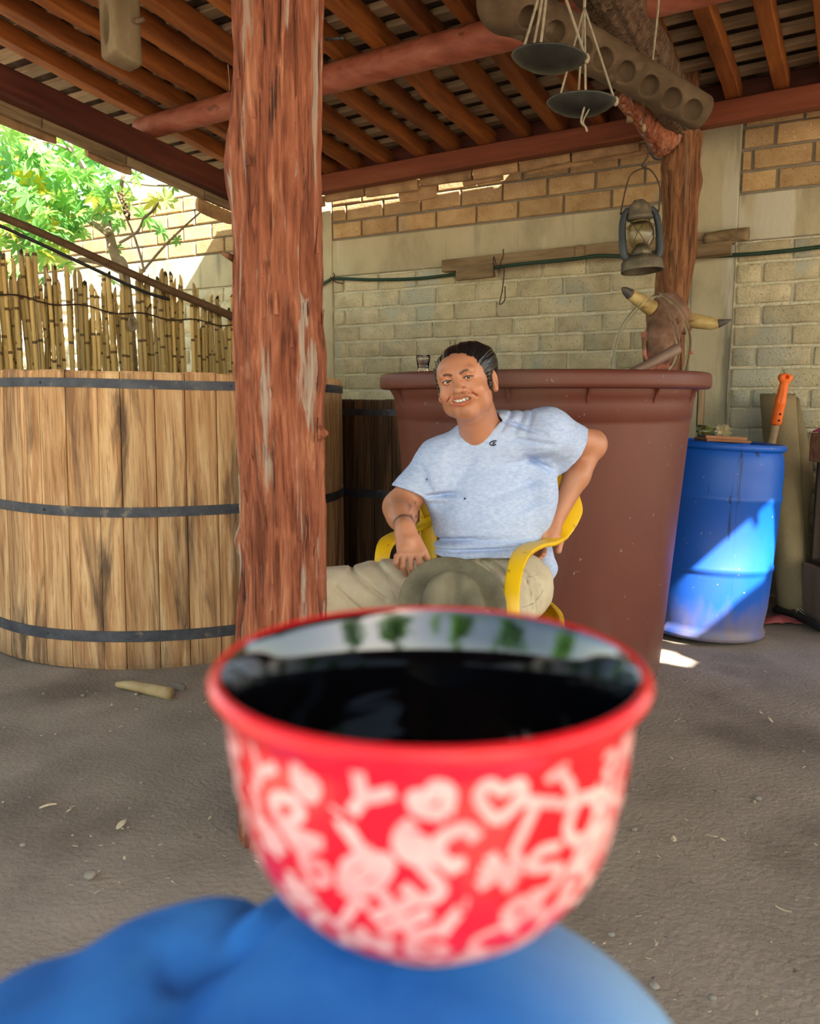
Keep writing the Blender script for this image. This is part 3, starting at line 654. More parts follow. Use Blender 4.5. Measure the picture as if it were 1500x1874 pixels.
prof=[(.001,.02),(.44,.02),(.470,.0),(.490,.012),(.503,.04),(.520,.25),(.558,.75),(.580,1.03),(.5815,1.045),(.584,1.047),(.590,1.10),(.592,1.125),(.5945,1.127),(.600,1.16)]
pin=[(.590,1.20),(.578,1.10),(.545,.75),(.507,.25),(.49,.06),(.001,.05)]
MB().lathe(prof+pin,140,(TX,TY,0)).build('tub_body',M['tub'],tub,True)
MB().lathe([(.598,1.155),(.640,1.157),(.648,1.160),(.652,1.172),(.652,1.200),(.647,1.213),(.636,1.2175),(.602,1.216),(.590,1.208),(.590,1.19)],140,(TX,TY,0),close=True).ring_loft([[Vector((TX,TY,1.1))]*3,[Vector((TX,TY,1.1))]*3],True,False,False).build('rolled_rim',M['tub'],tub,True)
for k in range(14):
    an=-math.pi/2+.11+k*2*math.pi/14; mb=MB(); e=Vector((math.cos(an),math.sin(an),0)); t=Vector((-math.sin(an),math.cos(an),0)); c0=Vector((TX,TY,0)); rings=[]
    for z,r0,r1 in ((1.158,.594,.618),(1.13,.588,.602),(1.105,.585,.592)):
        rings.append([c0+e*r0-t*.005+Z*z,c0+e*r1-t*.004+Z*z,c0+e*r1+t*.004+Z*z,c0+e*r0+t*.005+Z*z])
    mb.ring_loft(rings); mb.build('rim_rib',M['tub'],tub)

# drinking glass on the tub rim
M['glass']=None
def glass_mat(name,c_=(1,1,1),rough=.0,ior=1.45):
    m,n,b=new_mat(name); b.inputs['Base Color'].default_value=col4(c_); b.inputs['Transmission Weight'].default_value=1; b.inputs['Roughness'].default_value=rough; b.inputs['IOR'].default_value=ior; return m
M['glass']=glass_mat('clear_glass',(.98,.99,1),0,1.33)
gp=P(774,681,2.96); gl=MB(); rings=[]
def flr(r,z,am): return [Vector((gp.x+(r+am*math.cos(j*math.pi))*math.cos(2*math.pi*j/32),gp.y+(r+am*math.cos(j*math.pi))*math.sin(2*math.pi*j/32),1.2176+z)) for j in range(32)]
gl.ring_loft([flr(.017,0,.0004),flr(.018,.006,.001),flr(.0245,.048,.001),flr(.025,.056,0),flr(.0235,.056,0),flr(.022,.045,0),flr(.0165,.012,0)],True,True,True)
tag(gl.build('drinking_glass',M['glass'],None,True),'small fluted clear glass standing on the brown tub rim','glass')

# blue drum -------------------------------------------------------
DX,DY=1.418,3.90; dr=empty('plastic_drum',(DX,DY,0),'leaning blue plastic drum, sunlit and streaked, right of the brown tub','drum')
DR=Matrix.Rotation(math.radians(3.3),3,'Y'); DO=Vector((DX,DY,.016))
prof=[(.001,.006),(.262,.006),(.280,.0),(.292,.006),(.294,.022),(.282,.040),(.284,.07),(.292,.14),(.295,.30),(.295,.315),(.2995,.322),(.3005,.334),(.2995,.346),(.295,.352),(.296,.50),(.295,.640),(.2995,.648),(.3005,.660),(.2995,.672),(.295,.680),(.294,.78),(.288,.84),(.278,.872),(.272,.880)]
MB().lathe(prof+[(.05,.885),(.001,.885)],110,DO,DR).build('drum_body',M['drum'],dr,True)
MB().lathe([(.268,.874),(.286,.876),(.2925,.882),(.294,.892),(.291,.903),(.283,.908),(.272,.906),(.268,.898)],110,DO,DR,close=True).build('rim_ring',M['drum'],dr,True)
MB().lathe([(.001,.886),(.262,.886),(.262,.892),(.001,.892)],64,DO,DR).build('drum_head',M['drum'],dr,False)
bp_=DO+DR@Vector((.15,.1,.892)); MB().lathe([(.001,0),(.03,0),(.03,.014),(.001,.014)],20,bp_,DR).build('bung',M['drum'],dr,True)

# board on the drum with a jar and a fibre brush
M['redboard']=pmat('reddish_board',[(.16,.065,.03),(.30,.13,.06),(.4,.2,.1)],scale=8,stretch=(.3,3,3),rough=.7,bump=.3)
dt=DO+DR@Vector((0,0,.908))
ba=P(1270,792,3.72); bb=P(1356,797,3.72)
bo=MB(); a=Vector((1.285,3.70,0)); 
brd=empty('board',dt+Vector((-.05,-.10,0)),'reddish wooden board lying across the blue drum','board')
mb=MB(); mb.box((0,0,0),(.215,.13,.012),ch=.003); o=mb.build('plank',M['redboard'],brd); o.matrix_basis=Matrix.Translation(DO+DR@Vector((-.035,-.12,.915)))@Matrix.Rotation(math.radians(3.3),4,'Y')@Matrix.Rotation(.12,4,'Z')
mb=MB(); mb.box((0,0,0),(.20,.012,.016),ch=.003); o=mb.build('lip',M['redboard'],brd); o.matrix_basis=Matrix.Translation(DO+DR@Vector((-.04,-.175,.928)))@Matrix.Rotation(math.radians(3.3),4,'Y')@Matrix.Rotation(.12,4,'Z')
jr=empty('glass_jar',DO+DR@Vector((-.11,-.06,.925)),'small greenish glass jar lying on the board on the blue drum','jar')
jd=DR@Vector((.95,-.3,.0)); RJ=rot_to(jd)@Matrix.Rotation(math.pi/2,3,'Y'); jc=DO+DR@Vector((-.125,-.02,.950))
MB().lathe([(.001,0),(.027,0),(.029,.006),(.029,.06),(.018,.075),(.018,.085),(.016,.085),(.016,.074),(.026,.058),(.026,.008),(.001,.006)],24,jc,RJ).build('jar_body',glass_mat('green_glass',(.65,.75,.5),.1),jr,True)
br=empty('fibre_brush',DO+DR@Vector((-.03,-.10,.925)),'round brush of pale plant fibres on the board beside the jar','brush')
bc=DO+DR@Vector((-.035,-.115,.951)); mb=MB(); M['fibre']=pmat('pale_fibre',[(.55,.47,.28),(.78,.70,.48)],scale=40,rough=.8,bump=0)
ax=Vector((-.15,-1,.25)).normalized(); e1=ax.orthogonal().normalized(); e2=ax.cross(e1)
for i in range(170):
    an=random.uniform(0,2*math.pi); k=random.uniform(.15,1)**.6; d=(ax*(1-k*.75)+ (e1*math.cos(an)+e2*math.sin(an))*k).normalized(); L=random.uniform(.034,.042)
    mb.tube([bc,bc+d*L],[.0012,.0007],3)
mb.build('bristles',M['fibre'],br); br.children[0]['kind']='stuff'
MB().tube([bc-ax*.045,bc-ax*.01,bc+ax*.004],[.009,.014,.012],12).build('grip',M['oldwood'],br,True)

# upright wooden stick behind the drum
st=beam_obj('wood_stake',P(1284,1080,4.22)*1.0,P(1283,690,4.30),.036,.02,M['oldwood'],None,up=(0,-1,0),jit=.003)
bz=P(1284,1080,4.22); tz=P(1283,690,4.30)
bpy.data.objects.remove(st); st=beam_obj('wood_stake',(tz.x,tz.y-.07,0),(tz.x,tz.y,tz.z),.036,.02,M['oldwood'],None,up=(0,-1,0),jit=.003)
tag(st,'narrow upright wooden stake behind the blue drum, beside the brown tub','stake')

# orange handled shovel
M['orange']=pmat('orange_plastic',[(.80,.13,.015),(.90,.19,.03)],scale=6,rough=.4,bump=.05)
M['shaft']=pmat('shaft_wood',[(.30,.19,.10),(.45,.32,.19)],scale=8,stretch=(.3,3,3),rough=.6,bump=.2)
sh=empty('shovel',P(1395,1000,4.28),'shovel with an orange grip standing behind the blue drum','shovel'); sh.location.z=0
t0=P(1437,690,4.18); t1=P(1420,772,4.22); ax=(t1-t0).normalized(); foot=t1+ax*((t1.z-.30)/-ax.z)
MB().tube([t1-ax*.02,t1+ax*.3,foot],.019,12).build('shaft',M['shaft'],sh,True)
R=rot_to(-ax,(0,-1,0)); 
so_=SDF(); m4=np.array(R)
def L3(p): return np.array(t1)+m4@np.array(p)
so_.cone(L3((0,0,0)),L3((.10,0,0)),.027,.026,k=.01); so_.cone(L3((.10,0,0)),L3((.225,0,0)),.025,.021,k=.01); so_.box(L3((.225,0,0)),(.018,.034,.018),.012,k=.012,R=m4); so_.ell(L3((.232,0,.02)),(.010,.010,.03),k=.004,op='s',R=m4); so_.cone(L3((-.03,0,0)),L3((.04,0,0)),.02,.02,k=.002,op='s')
so_.box(L3((.155,.012,.024)),(.05,.003,.006),.002,k=.003,op='s',R=m4)
pv,pf=sdf_mesh(so_,L3((.1,0,0))-.2,L3((.1,0,0))+.2,.0045); np_mesh('grip',pv,pf,M['orange'],sh)
for q in(.012,.045): MB().ball(L3((q,0,.026)),.006,10).build('rivet',M['blackiron'],sh,True)
mb=MB(); f0=foot; d2=ax
bl=[[f0+ax*(t*.28)+R@Vector((0,w_*(1 if t<.6 else (1-t)*1.8+.25)*.105,-.03*(1-abs(w_)))) for w_ in(-1,-.5,0,.5,1)]+[f0+ax*(t*.28)+R@Vector((0,w_*(1 if t<.6 else (1-t)*1.8+.25)*.105,-.03*(1-abs(w_))-.004)) for w_ in(1,.5,0,-.5,-1)] for t in(0,.2,.4,.6,.8,1)]
mb.ring_loft(bl); mb.build('blade',M['iron'],sh)

# rolled palm mat ---------------------------------------------------
def weave_mat(name,c0,c1,sc_):
    m,n,b=new_mat(name); L=n.links.new; N_=n.nodes.new
    uv=N_('ShaderNodeUVMap'); mp=N_('ShaderNodeMapping'); mp.inputs['Scale'].default_value=(sc_,sc_,1); mp.inputs['Rotation'].default_value=(0,0,.785); L(uv.outputs[0],mp.inputs[0])
    w1=N_('ShaderNodeTexWave'); w1.bands_direction='X'; w1.inputs['Scale'].default_value=1; L(mp.outputs[0],w1.inputs[0]); w2=N_('ShaderNodeTexWave'); w2.bands_direction='Y'; w2.inputs['Scale'].default_value=1; L(mp.outputs[0],w2.inputs[0])
    ch=N_('ShaderNodeTexChecker'); ch.inputs['Scale'].default_value=.32; L(mp.outputs[0],ch.inputs[0])
    mx=N_('ShaderNodeMix'); L(ch.outputs['Fac'],mx.inputs[0]); L(w1.outputs['Fac'],mx.inputs[2]); L(w2.outputs['Fac'],mx.inputs[3])
    nz=N_('ShaderNodeTexNoise'); nz.inputs['Scale'].default_value=5; nz.inputs['Detail'].default_value=6; L(uv.outputs[0],nz.inputs[0])
    a=N_('ShaderNodeMix'); a.data_type='RGBA'; L(nz.outputs['Fac'],a.inputs[0]); a.inputs[6].default_value=col4(c0); a.inputs[7].default_value=col4(c1)
    b2=N_('ShaderNodeMix'); b2.data_type='RGBA'; b2.blend_type='MULTIPLY'; mr=N_('ShaderNodeMapRange'); mr.inputs['To Min'].default_value=.32; L(mx.outputs[0],mr.inputs['Value']); b2.inputs[0].default_value=1; L(a.outputs[2],b2.inputs[6]); L(mr.outputs[0],b2.inputs[7])
    L(b2.outputs[2],b.inputs['Base Color']); b.inputs['Roughness'].default_value=.85; bp=N_('ShaderNodeBump'); bp.inputs['Strength'].default_value=.7; bp.inputs['Distance'].default_value=.004; L(mx.outputs[0],bp.inputs['Height']); L(bp.outputs[0],b.inputs['Normal']); return m
M['petate']=weave_mat('woven_palm',(.30,.22,.11),(.62,.49,.26),75)
def sheet(name,path_b,path_t,nz_,mat,parent,th=.004,fray=True,fold=0):
    """sheet between a bottom and a top polyline, with uv in metres"""
    n=len(path_b); v=[];f=[];uv=[]; s=[0]
    for i in range(1,n): s.append(s[-1]+(Vector(path_b[i])-Vector(path_b[i-1])).length)
    Ht=(Vector(path_t[0])-Vector(path_b[0])).length
    for j in range(nz_+1):
        t=j/nz_
        for i in range(n):
            p=Vector(path_b[i]).lerp(Vector(path_t[i]),t)
            if fray and j in(0,nz_): p.z+=random.uniform(-.008,.008)
            v.append(p); uv.append((s[i],t*Ht))
    for j in range(nz_):
        for i in range(n-1): f.append((j*n+i,j*n+i+1,(j+1)*n+i+1,(j+1)*n+i))
    o=mesh_obj(name,v,f,mat,parent,True); ul=o.data.uv_layers.new(name='UVMap')
    for lp in o.data.loops: ul.data[lp.index].uv=uv[lp.vertex_index]
    md=o.modifiers.new('t','SOLIDIFY'); md.thickness=th; md.offset=0
    return o
mt=empty('rolled_mat',P(1455,1112,4.18),'tall rolled-up woven palm mat leaning on the wall, right of the blue drum','mat'); mt.location.z=0
cb=Vector((P(1449,1112,4.18).x,4.18,.045)); ct=P(1421,722,4.40)
def spiral(c0,r0,r1,turns,n,a0,el=1):
    return [c0+Vector((math.cos(a0+2*math.pi*turns*i/n)*(r0+(r1-r0)*i/n),math.sin(a0+2*math.pi*turns*i/n)*(r0+(r1-r0)*i/n)*el,0)) for i in range(n+1)]
sheet('mat_roll',spiral(cb,.045,.085,3.3,110,.3),spiral(ct,.05,.095,3.3,110,.3),26,M['petate'],mt)
# loose outer flap bulging at the right
fb=[];ft=[]
b0=cb+Vector((.078,.03,0)); e0=ct+Vector((.09,.03,0))
nfl=14; vv=[];ff=[];uvs=[]
for j in range(27):
    t=j/26
    for i in range(nfl+1):
        q=i/nfl; base=b0.lerp(e0,t); bulge=.055+.085*math.exp(-((t-.62)/.22)**2)+.02*math.sin(t*9)
        vv.append(base+Vector((q*bulge,-.02+.09*q*q-.03*math.sin(q*3.1),random.uniform(-.004,.004)-.05*q*t))); uvs.append((q*.2,t*1.1))
for j in range(26):
    for i in range(nfl): a=j*(nfl+1)+i; ff.append((a,a+1,a+nfl+2,a+nfl+1))
o=mesh_obj('loose_flap',vv,ff,M['petate'],mt,True); ul=o.data.uv_layers.new(name='UVMap')
for lp in o.data.loops: ul.data[lp.index].uv=uvs[lp.vertex_index]
md=o.modifiers.new('t','SOLIDIFY'); md.thickness=.005
for k in range(5):
    a=cb+Vector((random.uniform(-.08,.12),-.08,.01)); MB().tube([a,a+Vector((random.uniform(-.02,.06),-.03,-.03)),a+Vector((random.uniform(-.05,.12),-.06,-.05+random.uniform(0,.01)))],.0016,4,n=6).build('frayed_straw',M['fibre'],mt)

# things at the right edge
ba=P(1470,1128,3.98); hz=[P(1418,1120,4.18),P(1450,1128,4.06),P(1478,1140,3.95),P(1510,1156,3.82),P(1600,1180,3.7)]
for p in hz: p.z=.03
tag(MB().tube(hz,.02,12,n=24).build('floor_hose',M['hose_black'],None,True),'thick black hose lying on the dirt at the foot of the rolled mat','hose')
M['redcloth']=pmat('dull_red_cloth',[(.16,.03,.03),(.3,.07,.07)],scale=12,rough=.9,bump=.4)
cc=P(1422,1146,4.02); vv=[];ff=[]; nn=16
for i in range(nn+1):
    for j in range(9):
        x=(i/nn-.5)*.24; y=(j/8-.5)*.10; vv.append((cc.x+x,cc.y+y,.012+.02*abs(noise.noise(Vector((x*14,y*20,3))))+.022*max(0,1-(x/.12)**2-(y/.05)**2)))
for i in range(nn):
    for j in range(8): ff.append((i*9+j,(i+1)*9+j,(i+1)*9+j+1,i*9+j+1))
o=mesh_obj('red_cloth',vv,ff,M['redcloth'],None,True); tag(o,'crumpled dull red cloth on the dirt behind the blue drum','cloth'); md=o.modifiers.new('t','SOLIDIFY'); md.thickness=.004
rk=empty('wooden_rack',P(1520,1130,3.95),'dark wooden rack cut off by the right edge of the picture','rack'); rk.location.z=0; rx=rk.location.x; 
M['darkwood']=pmat('dark_wood',[(.02,.014,.010),(.05,.032,.022)],scale=8,stretch=(1,1,.3),rough=.7,bump=.3)
M['tanboard']=pmat('tan_board',[(.20,.13,.085),(.32,.22,.15)],scale=8,stretch=(1,1,.3),rough=.8,bump=.3)
def bx(nm,c,sz,mat,par,ch=.004): 
    mb=MB(); mb.box((0,0,0),sz,ch=ch); o=mb.build(nm,mat,par); o.matrix_basis=Matrix.Translation(c); return o
x0=P(1483,1000,3.95).x+.06
bx('side_board',(x0+.03,3.98,.145),(.07,.30,.29),M['tanboard'],rk); bx('back_panel',(x0+.42,4.12,.42),(.78,.02,.82),M['darkwood'],rk)
bx('shelf',(x0+.42,3.98,.30),(.8,.30,.025),M['darkwood'],rk); bx('shelf',(x0+.46,3.98,.80),(.76,.30,.03),M['darkwood'],rk); bx('leg',(x0+.78,3.86,.4),(.04,.04,.8),M['darkwood'],rk); bx('leg',(x0+.10,4.10,.4),(.04,.04,.8),M['darkwood'],rk); bx('leg',(x0+.78,4.10,.4),(.04,.04,.8),M['darkwood'],rk)
c_=P(1512,822,3.92); o=bx('wooden_box',(c_.x+.06,3.93,  .818+.07),(.20,.16,.14),M['redboard'],None,.005); tag(o,'small reddish wooden box on the dark rack at the right edge','box')
M['pink']=pmat('pink_cloth',[(.55,.04,.12),(.7,.1,.2)],scale=9,rough=.8,bump=.2); c_=Vector((c_.x+.03,3.90,.958))
vv=[];ff=[]
for i in range(13):
    for j in range(9):
        x=(i/12-.5)*.17; y=(j/8-.5)*.12; vv.append((c_.x+x,c_.y+y,c_.z+.012+.045*max(0,1-(x/.085)**2)*max(0,1-(y/.06)**2)+.012*noise.noise(Vector((x*30,y*30,0)))))
for i in range(12):
    for j in range(8): ff.append((i*9+j,(i+1)*9+j,(i+1)*9+j+1,i*9+j+1))
o=mesh_obj('pink_cloth',vv,ff,M['pink'],None,True); tag(o,'bunched pink cloth on top of the wooden box at the right edge','cloth'); md=o.modifiers.new('t','SOLIDIFY'); md.thickness=.006

# beam with green hose and hooks fixed on the wall -------------------
wbm=empty('wall_timber',Wp(1.8,.05,2.0),'long weathered timber fixed on the block wall behind the lantern','timber')
def pn(x,y,n): u,z=onN(x,y,n); return Wp(u,n,z)
beam_obj('timber',pn(812,488,.06),pn(1345,433,.06),.06,.075,M['oldwood'],wbm,up=(0,0,1),jit=.006)
beam_obj('lower_board',pn(836,502,.09),pn(904,494,.09),.04,.082,M['oldwood'],wbm,jit=.004)
beam_obj('lower_board',pn(1200,470,.085),pn(1338,454,.085),.04,.075,M['oldwood'],wbm,jit=.003)
bark_log('end_pole',[pn(1290,438,.07),pn(1330,432,.075),pn(1370,428,.075)],[.035,.035,.036],M['oldwood'],wbm,seg=16,n=10,amp=.002)
beam_obj('end_block',pn(1052,463,.10),pn(1068,461,.10),.02,.085,M['oldwood'],wbm)
hs=MB().tube([pn(585,524,.03),pn(600,514,.05),pn(616,510,.05),pn(680,512,.035),pn(760,510,.03),pn(832,502,.035),pn(930,486,.11),pn(1050,474,.115),pn(1100,468,.11),pn(1200,472,.035),pn(1340,467,.03),pn(1420,461,.03),pn(1500,452,.03),pn(1600,440,.03)],.0115,8,n=120).build('garden_hose',M['hose_green'],None,True)
tag(hs,'long dark green hose strung along the block wall under the timber','hose')
wr=MB(); wr.tube([pn(603,514,.07),pn(612,505,.068),pn(610,500,.05)],.004,5,n=6); wr.tube([pn(604,507,.07),pn(614,516,.07),pn(628,519,.05)],.004,5,n=6)
tag(wr.build('tie_wire',M['wire'],None,True),'short twist of rusty wire binding the green hose at the wall corner','wire')
hk=MB(); hk.tube([pn(921,456,.12),pn(920,470,.125),pn(914,487,.125),pn(922,492,.12),pn(919,530,.10),pn(914,556,.09),pn(923,549,.095),pn(924,524,.10)],.0035,6,n=50)
tag(hk.build('wire_hook',M['wire'],None,True),'bent rusty wire hook hanging from the wall timber','hook')
hk=MB(); hk.tube([pn(903,505,.115),pn(903,470,.12),pn(908,486,.13)],.003,5,n=12); tag(hk.build('wire_loop',M['wire'],None,True),'thin wire wound round the left end of the wall timber','wire')

# reed fence ----------------------------------------------------------
fa=Vector((-2.9,3.62,0)); fbv=Vector((-.72,6.02,0)); fd=(fbv-fa).normalized(); fL=(fbv-fa).length; fn=Vector((fd.y,-fd.x,0))
fence=empty('reed_fence',fa.lerp(fbv,.5),'fence of dry upright reeds bound with wire, behind the pale vat','fence')
def reed_mesh(k):
    r=random.Random(k); mb=MB(); z=0; x=y=0; rad=.5; rings=[]; n=6; nodes=[]
    zz=[0]; 
    while zz[-1]<1: zz.append(zz[-1]+r.uniform(.10,.16))
    zz[-1]=1; seg=7; pts=[]
    for i,z in enumerate(zz):
        bx_,by_=.12*math.sin(z*3+k),.12*math.cos(z*2.3+k*2)
        q=1-.10*z
        if i and i<len(zz)-1: prs=[(z-.006,.47*q),(z-.002,.57*q),(z+.003,.56*q),(z+.007,.46*q)]
        else: prs=[(z,.5*q)]
        for z_,rr in prs: rings.append([Vector((bx_+rr*math.cos(2*math.pi*j/seg),by_+rr*math.sin(2*math.pi*j/seg),z_+(.018*math.cos(2*math.pi*j/seg) if i==len(zz)-1 else 0))) for j in range(seg)])
    mb.ring_loft(rings); me=bpy.data.meshes.new('reed'); me.from_pydata([tuple(q) for q in mb.v],[],mb.f); me.materials.append(M['reed']); me.polygons.foreach_set('use_smooth',[True]*len(me.polygons)); return me
RM=[reed_mesh(i) for i in range(8)]
s_=0; nre=0
while s_<fL:
    d_=random.uniform(.024,.035); s_+=d_*random.uniform(.78,.94)
    if random.random()<.05: s_+=.008
    p=fa+fd*s_+fn*random.uniform(-.018,.018); t=s_/fL; top=1.93-.20*t+random.uniform(-.07,.05)+.05*math.sin(s_*7); 
    if random.random()<.08: top-=.12
    lean=random.uniform(-.018,.018)+(.06 if random.random()<.03 else 0)
    shared('reed',RM[nre%8],Matrix.Translation(p)@Matrix.Rotation(lean,4,fn)@Matrix.Rotation(random.uniform(0,6),4,'Z')@Matrix.Diagonal((d_,d_,top/math.cos(lean),1)),fence); nre+=1
    if random.random()<.85 and nre<296:   # back layer
        d2=random.uniform(.022,.030); shared('reed',RM[(nre*3)%8],Matrix.Translation(p-fn*.035+fd*d_*.5)@Matrix.Rotation(random.uniform(-.06,.06),4,fn)@Matrix.Diagonal((d2,d2,top-random.uniform(.02,.2),1)),fence); nre+=1
print('reeds',nre)
wz=[(0,1.68),(.3,1.665),(.55,1.62),(.75,1.60),(1,1.60)]
for off,zo in ((.03,0),(.03,-.75)):
    MB().tube([fa+fd*(fL*t)+fn*(off+.006*math.sin(t*60))+Z*(z+zo) for t,z in [(i/80,float(np.interp(i/80,[a for a,_ in wz],[b for _,b in wz]))+.012*math.sin(i*.7)) for i in range(81)]],.005,5).build('binding_wire',M['wire'],fence)
kn=MB(); kc=P(253,590,4.9); kc=fa+fd*((kc-fa).dot(fd))+fn*.045+Z*kc.z
for k in range(4): kn.tube([kc+fd*(.03*math.cos(a_)*(.6+.12*k))+Z*(.05*math.sin(a_)*(.6+.1*k))+fn*.006*math.sin(a_*2+k) for a_ in [i*math.pi/8 for i in range(17)]],.004,5)
kn.build('cord_knot',M['rope'],fence,True)
pl=MB(); p0,p1=P(-60,368,3.9),P(432,582,5.58); p1=p1-fn*0
def fencept(x,y,off):
    r=ray(x,y); o_=fa+fn*off; den=r.x*fn.x+r.y*fn.y; t=(o_.x*fn.x+o_.y*fn.y)/den; return Vector((r.x*t,r.y*t,r.z*t+H))
pl.tube([fencept(-80,365,.10),fencept(60,420,.09),fencept(250,505,.09),fencept(432,582,.07),fencept(520,618,.06)],[.020,.021,.022,.026,.02],10,n=40)
tag(pl.build('leaning_pole',M['pole'],None,True),'long thin brown pole leaning diagonally across the reed fence','pole')
tag(MB().tube([fencept(-80,378,.07),fencept(60,440,.06),fencept(250,528,.06),fencept(310,548,.06)],.010,8,n=40).build('black_hose',M['hose_black'],None,True),'thin black hose running just under the leaning pole at the fence','hose')
# ================================================================ HANGING THINGS
# long wooden block with round hollows (upper right)
a=P(918,-2,2.95); b=P(1278,205,3.12); ax=(b-a).normalized()
el=SDF(); el.cone(a,b,.080,.062,k=.02); el.ell(a+ax*.02+Vector((0,0,-.015)),(.085,.08,.08),k=.05)
view=Vector((.25,-.75,-.62)); view=(view-ax*view.dot(ax)).normalized()
for (x,y) in ((967,15),(1010,53),(1058,82),(1093,110),(1132,136),(1174,160),(1214,186),(1250,210)):
    # point of the axis whose pixel is nearest, hollow on its lower side
    best=min((( (P(x,y,2.95+.17*t)-(a+(b-a)*t)).length,t) for t in [i/200 for i in range(201)]))[1]
    r0=.080+(.062-.080)*best; q=a+(b-a)*best+view*(r0-.006); el.ell(q,(.034,.034,.036),k=.004,op='s',R=None)
el.half(b+ax*.035,ax,k=.03)
el.fn.append(lambda X,d: d+.004*fbm(X*9,2,3)+.0012*fbm(X*40,2,4))
pv,pf=sdf_mesh(el,np.minimum(a,b)-.13,np.maximum(a,b)+.13,.0055)
eg=empty('hollowed_log',(a+b)/2,'long old wooden block with a row of round hollows, hung under the roof, upper right','wooden block')
np_mesh('log',pv,pf,pmat('dusty_old_wood',[(.05,.030,.015),(.085,.053,.028),(.125,.083,.048)],scale=8,coord='World',stretch=(1,1,1),rough=.85,bump=.4,spots=[((.24,.19,.13),7,.64,.12,(1,1,1)),((.10,.06,.035),14,.62,.06,(1,1,1))]),eg)
for t,off in((-.02,0),(.745,.0)):
    q=a+(b-a)*t; u_=(q-W0).dot(U); n_=(q-W0).dot(N); top=Vector((q.x+.02,q.y,zr(u_,n_)+.02))
    MB().tube([top,q.lerp(top,.5)+Vector((.006,0,0)),q+Vector((0,0,.06))],.004,6,n=20).build('rope',M['rope'],eg,True)

# short wooden block with an oval slot (upper left)
c0=P(216,-40,2.62); bot=P(218,122,2.62); hb=SDF(); topz=c0.z+.16
RB=np.array(Matrix.Rotation(math.radians(-45),3,'Z'))
midz=(topz+bot.z)/2; hb.box((c0.x,c0.y,midz),(.046,.046,(topz-bot.z)/2),.012,k=.01,R=RB)
vv_=Matrix.Rotation(math.radians(-45),3,'Z')
hb.half(np.array((bot.x,bot.y,bot.z))+np.array(vv_@Vector((-.03,-.01,0.01))),np.array(vv_@Vector((-.75,0,-.55))),k=.01)
hb.half(np.array((bot.x,bot.y,bot.z+.008)),np.array(vv_@Vector((.1,-.35,-1))),k=.01)
fnm=vv_@Vector((0,-1,0)); hb.half(np.array((bot.x,bot.y,bot.z+.03))+np.array(fnm)*.046,np.array(fnm*.8+Vector((0,0,-.5))),k=.01)
for yy in(45,-95):
    zc=P(210,yy,2.60).z; q=Vector((c0.x,c0.y,zc))+fnm*.046; hb.ell(q,(.022,.026,.058),k=.005,op='s',R=RB)
hb.fn.append(lambda X,d: d+.003*fbm(X*np.array([14,14,3]),2,13)+.001*fbm(X*np.array([60,60,10]),2,4))
pv,pf=sdf_mesh(hb,np.array((c0.x-.12,c0.y-.12,bot.z-.03)),np.array((c0.x+.12,c0.y+.12,topz+.03)),.004)
hg=empty('slotted_block',(c0.x,c0.y,bot.z),'weathered upright wooden block with oval slots hanging from the roof, upper left','wooden block')
np_mesh('block_body',pv,pf,pmat('grey_slotted_wood',[(.08,.052,.026),(.145,.10,.052),(.22,.165,.095)],scale=9,coord='World',stretch=(1,1,.25),rough=.85,bump=.4),hg)
u_=(c0-W0).dot(U); n_=(c0-W0).dot(N)
MB().tube([Vector((c0.x,c0.y,topz-.02)),Vector((c0.x,c0.y,zr(u_,n_)+.05))],.006,8).build('rope',M['rope'],hg,True)
pg=P(257,38,2.60); MB().tube([pg+Vector((-.06,.01,0)),pg,pg+Vector((.012,0,.006))],[.009,.008,.006],8).build('peg',M['cedar_dark'],hg,True)

# balance scale --------------------------------------------------------
bs_=empty('balance_scale',P(1035,-150,2.32),'old hanging balance with two dark round pans on cords, top right','scale')
M['pan']=pmat('blackened_tin',[(.022,.022,.020),(.05,.05,.044),(.10,.095,.08)],scale=7,coord='World',rough=.42,bump=.15,metal=.55,spec=.5)
def pan(c,r,tilt,label=None):
    R=Matrix.Rotation(tilt[0],3,'Y')@Matrix.Rotation(tilt[1],3,'X'); prof=[(.001,-.030),(r*.3,-.0285),(r*.6,-.021),(r*.85,-.009),(r*.97,.0),(r,.003),(r*1.01,.005),(r*.985,.007),(r*.95,.002),(r*.83,-.006),(r*.58,-.018),(r*.28,-.0255),(.001,-.027)]
    return MB().lathe(prof,56,c,R).build('pan',M['pan'],bs_,True),R
p1=P(1004,108,2.30); o,R1=pan(p1,.0985,(math.radians(5),math.radians(3)))
p2=P(1063,190,2.36); o,R2=pan(p2,.0925,(math.radians(1.5),math.radians(2)))
apex1=P(1004,-85,2.32); apex2=P(1069,14,2.36)
def cord(pts,r=.0028,nm='cord'): return MB().tube(pts,r,6,n=10).build(nm,M['rope'],bs_,True)
def rimpt(c,R,r,an): return c+R@Vector((r*math.cos(an),r*math.sin(an),.006))
for an in (-2.45,-1.95,-.12,2.0): cord([rimpt(p1,R1,.095,an),apex1.lerp(rimpt(p1,R1,.095,an),.5)+Vector((.003,0,0)),apex1],.0036)
for an in (-2.4,-1.65,-.1,1.5): cord([rimpt(p2,R2,.09,an),apex2],.003)
cord([apex2,apex2.lerp(P(1073,-85,2.36),.5),P(1073,-85,2.36)],.0042)
for p_,R_,r_,an in((p1,R1,.0975,-.12),(p2,R2,.0915,-.1)): MB().ball(rimpt(p_,R_,r_,an),.011,10,sc3=(.8,.8,1.2)).build('knot',M['rope'],bs_,True)
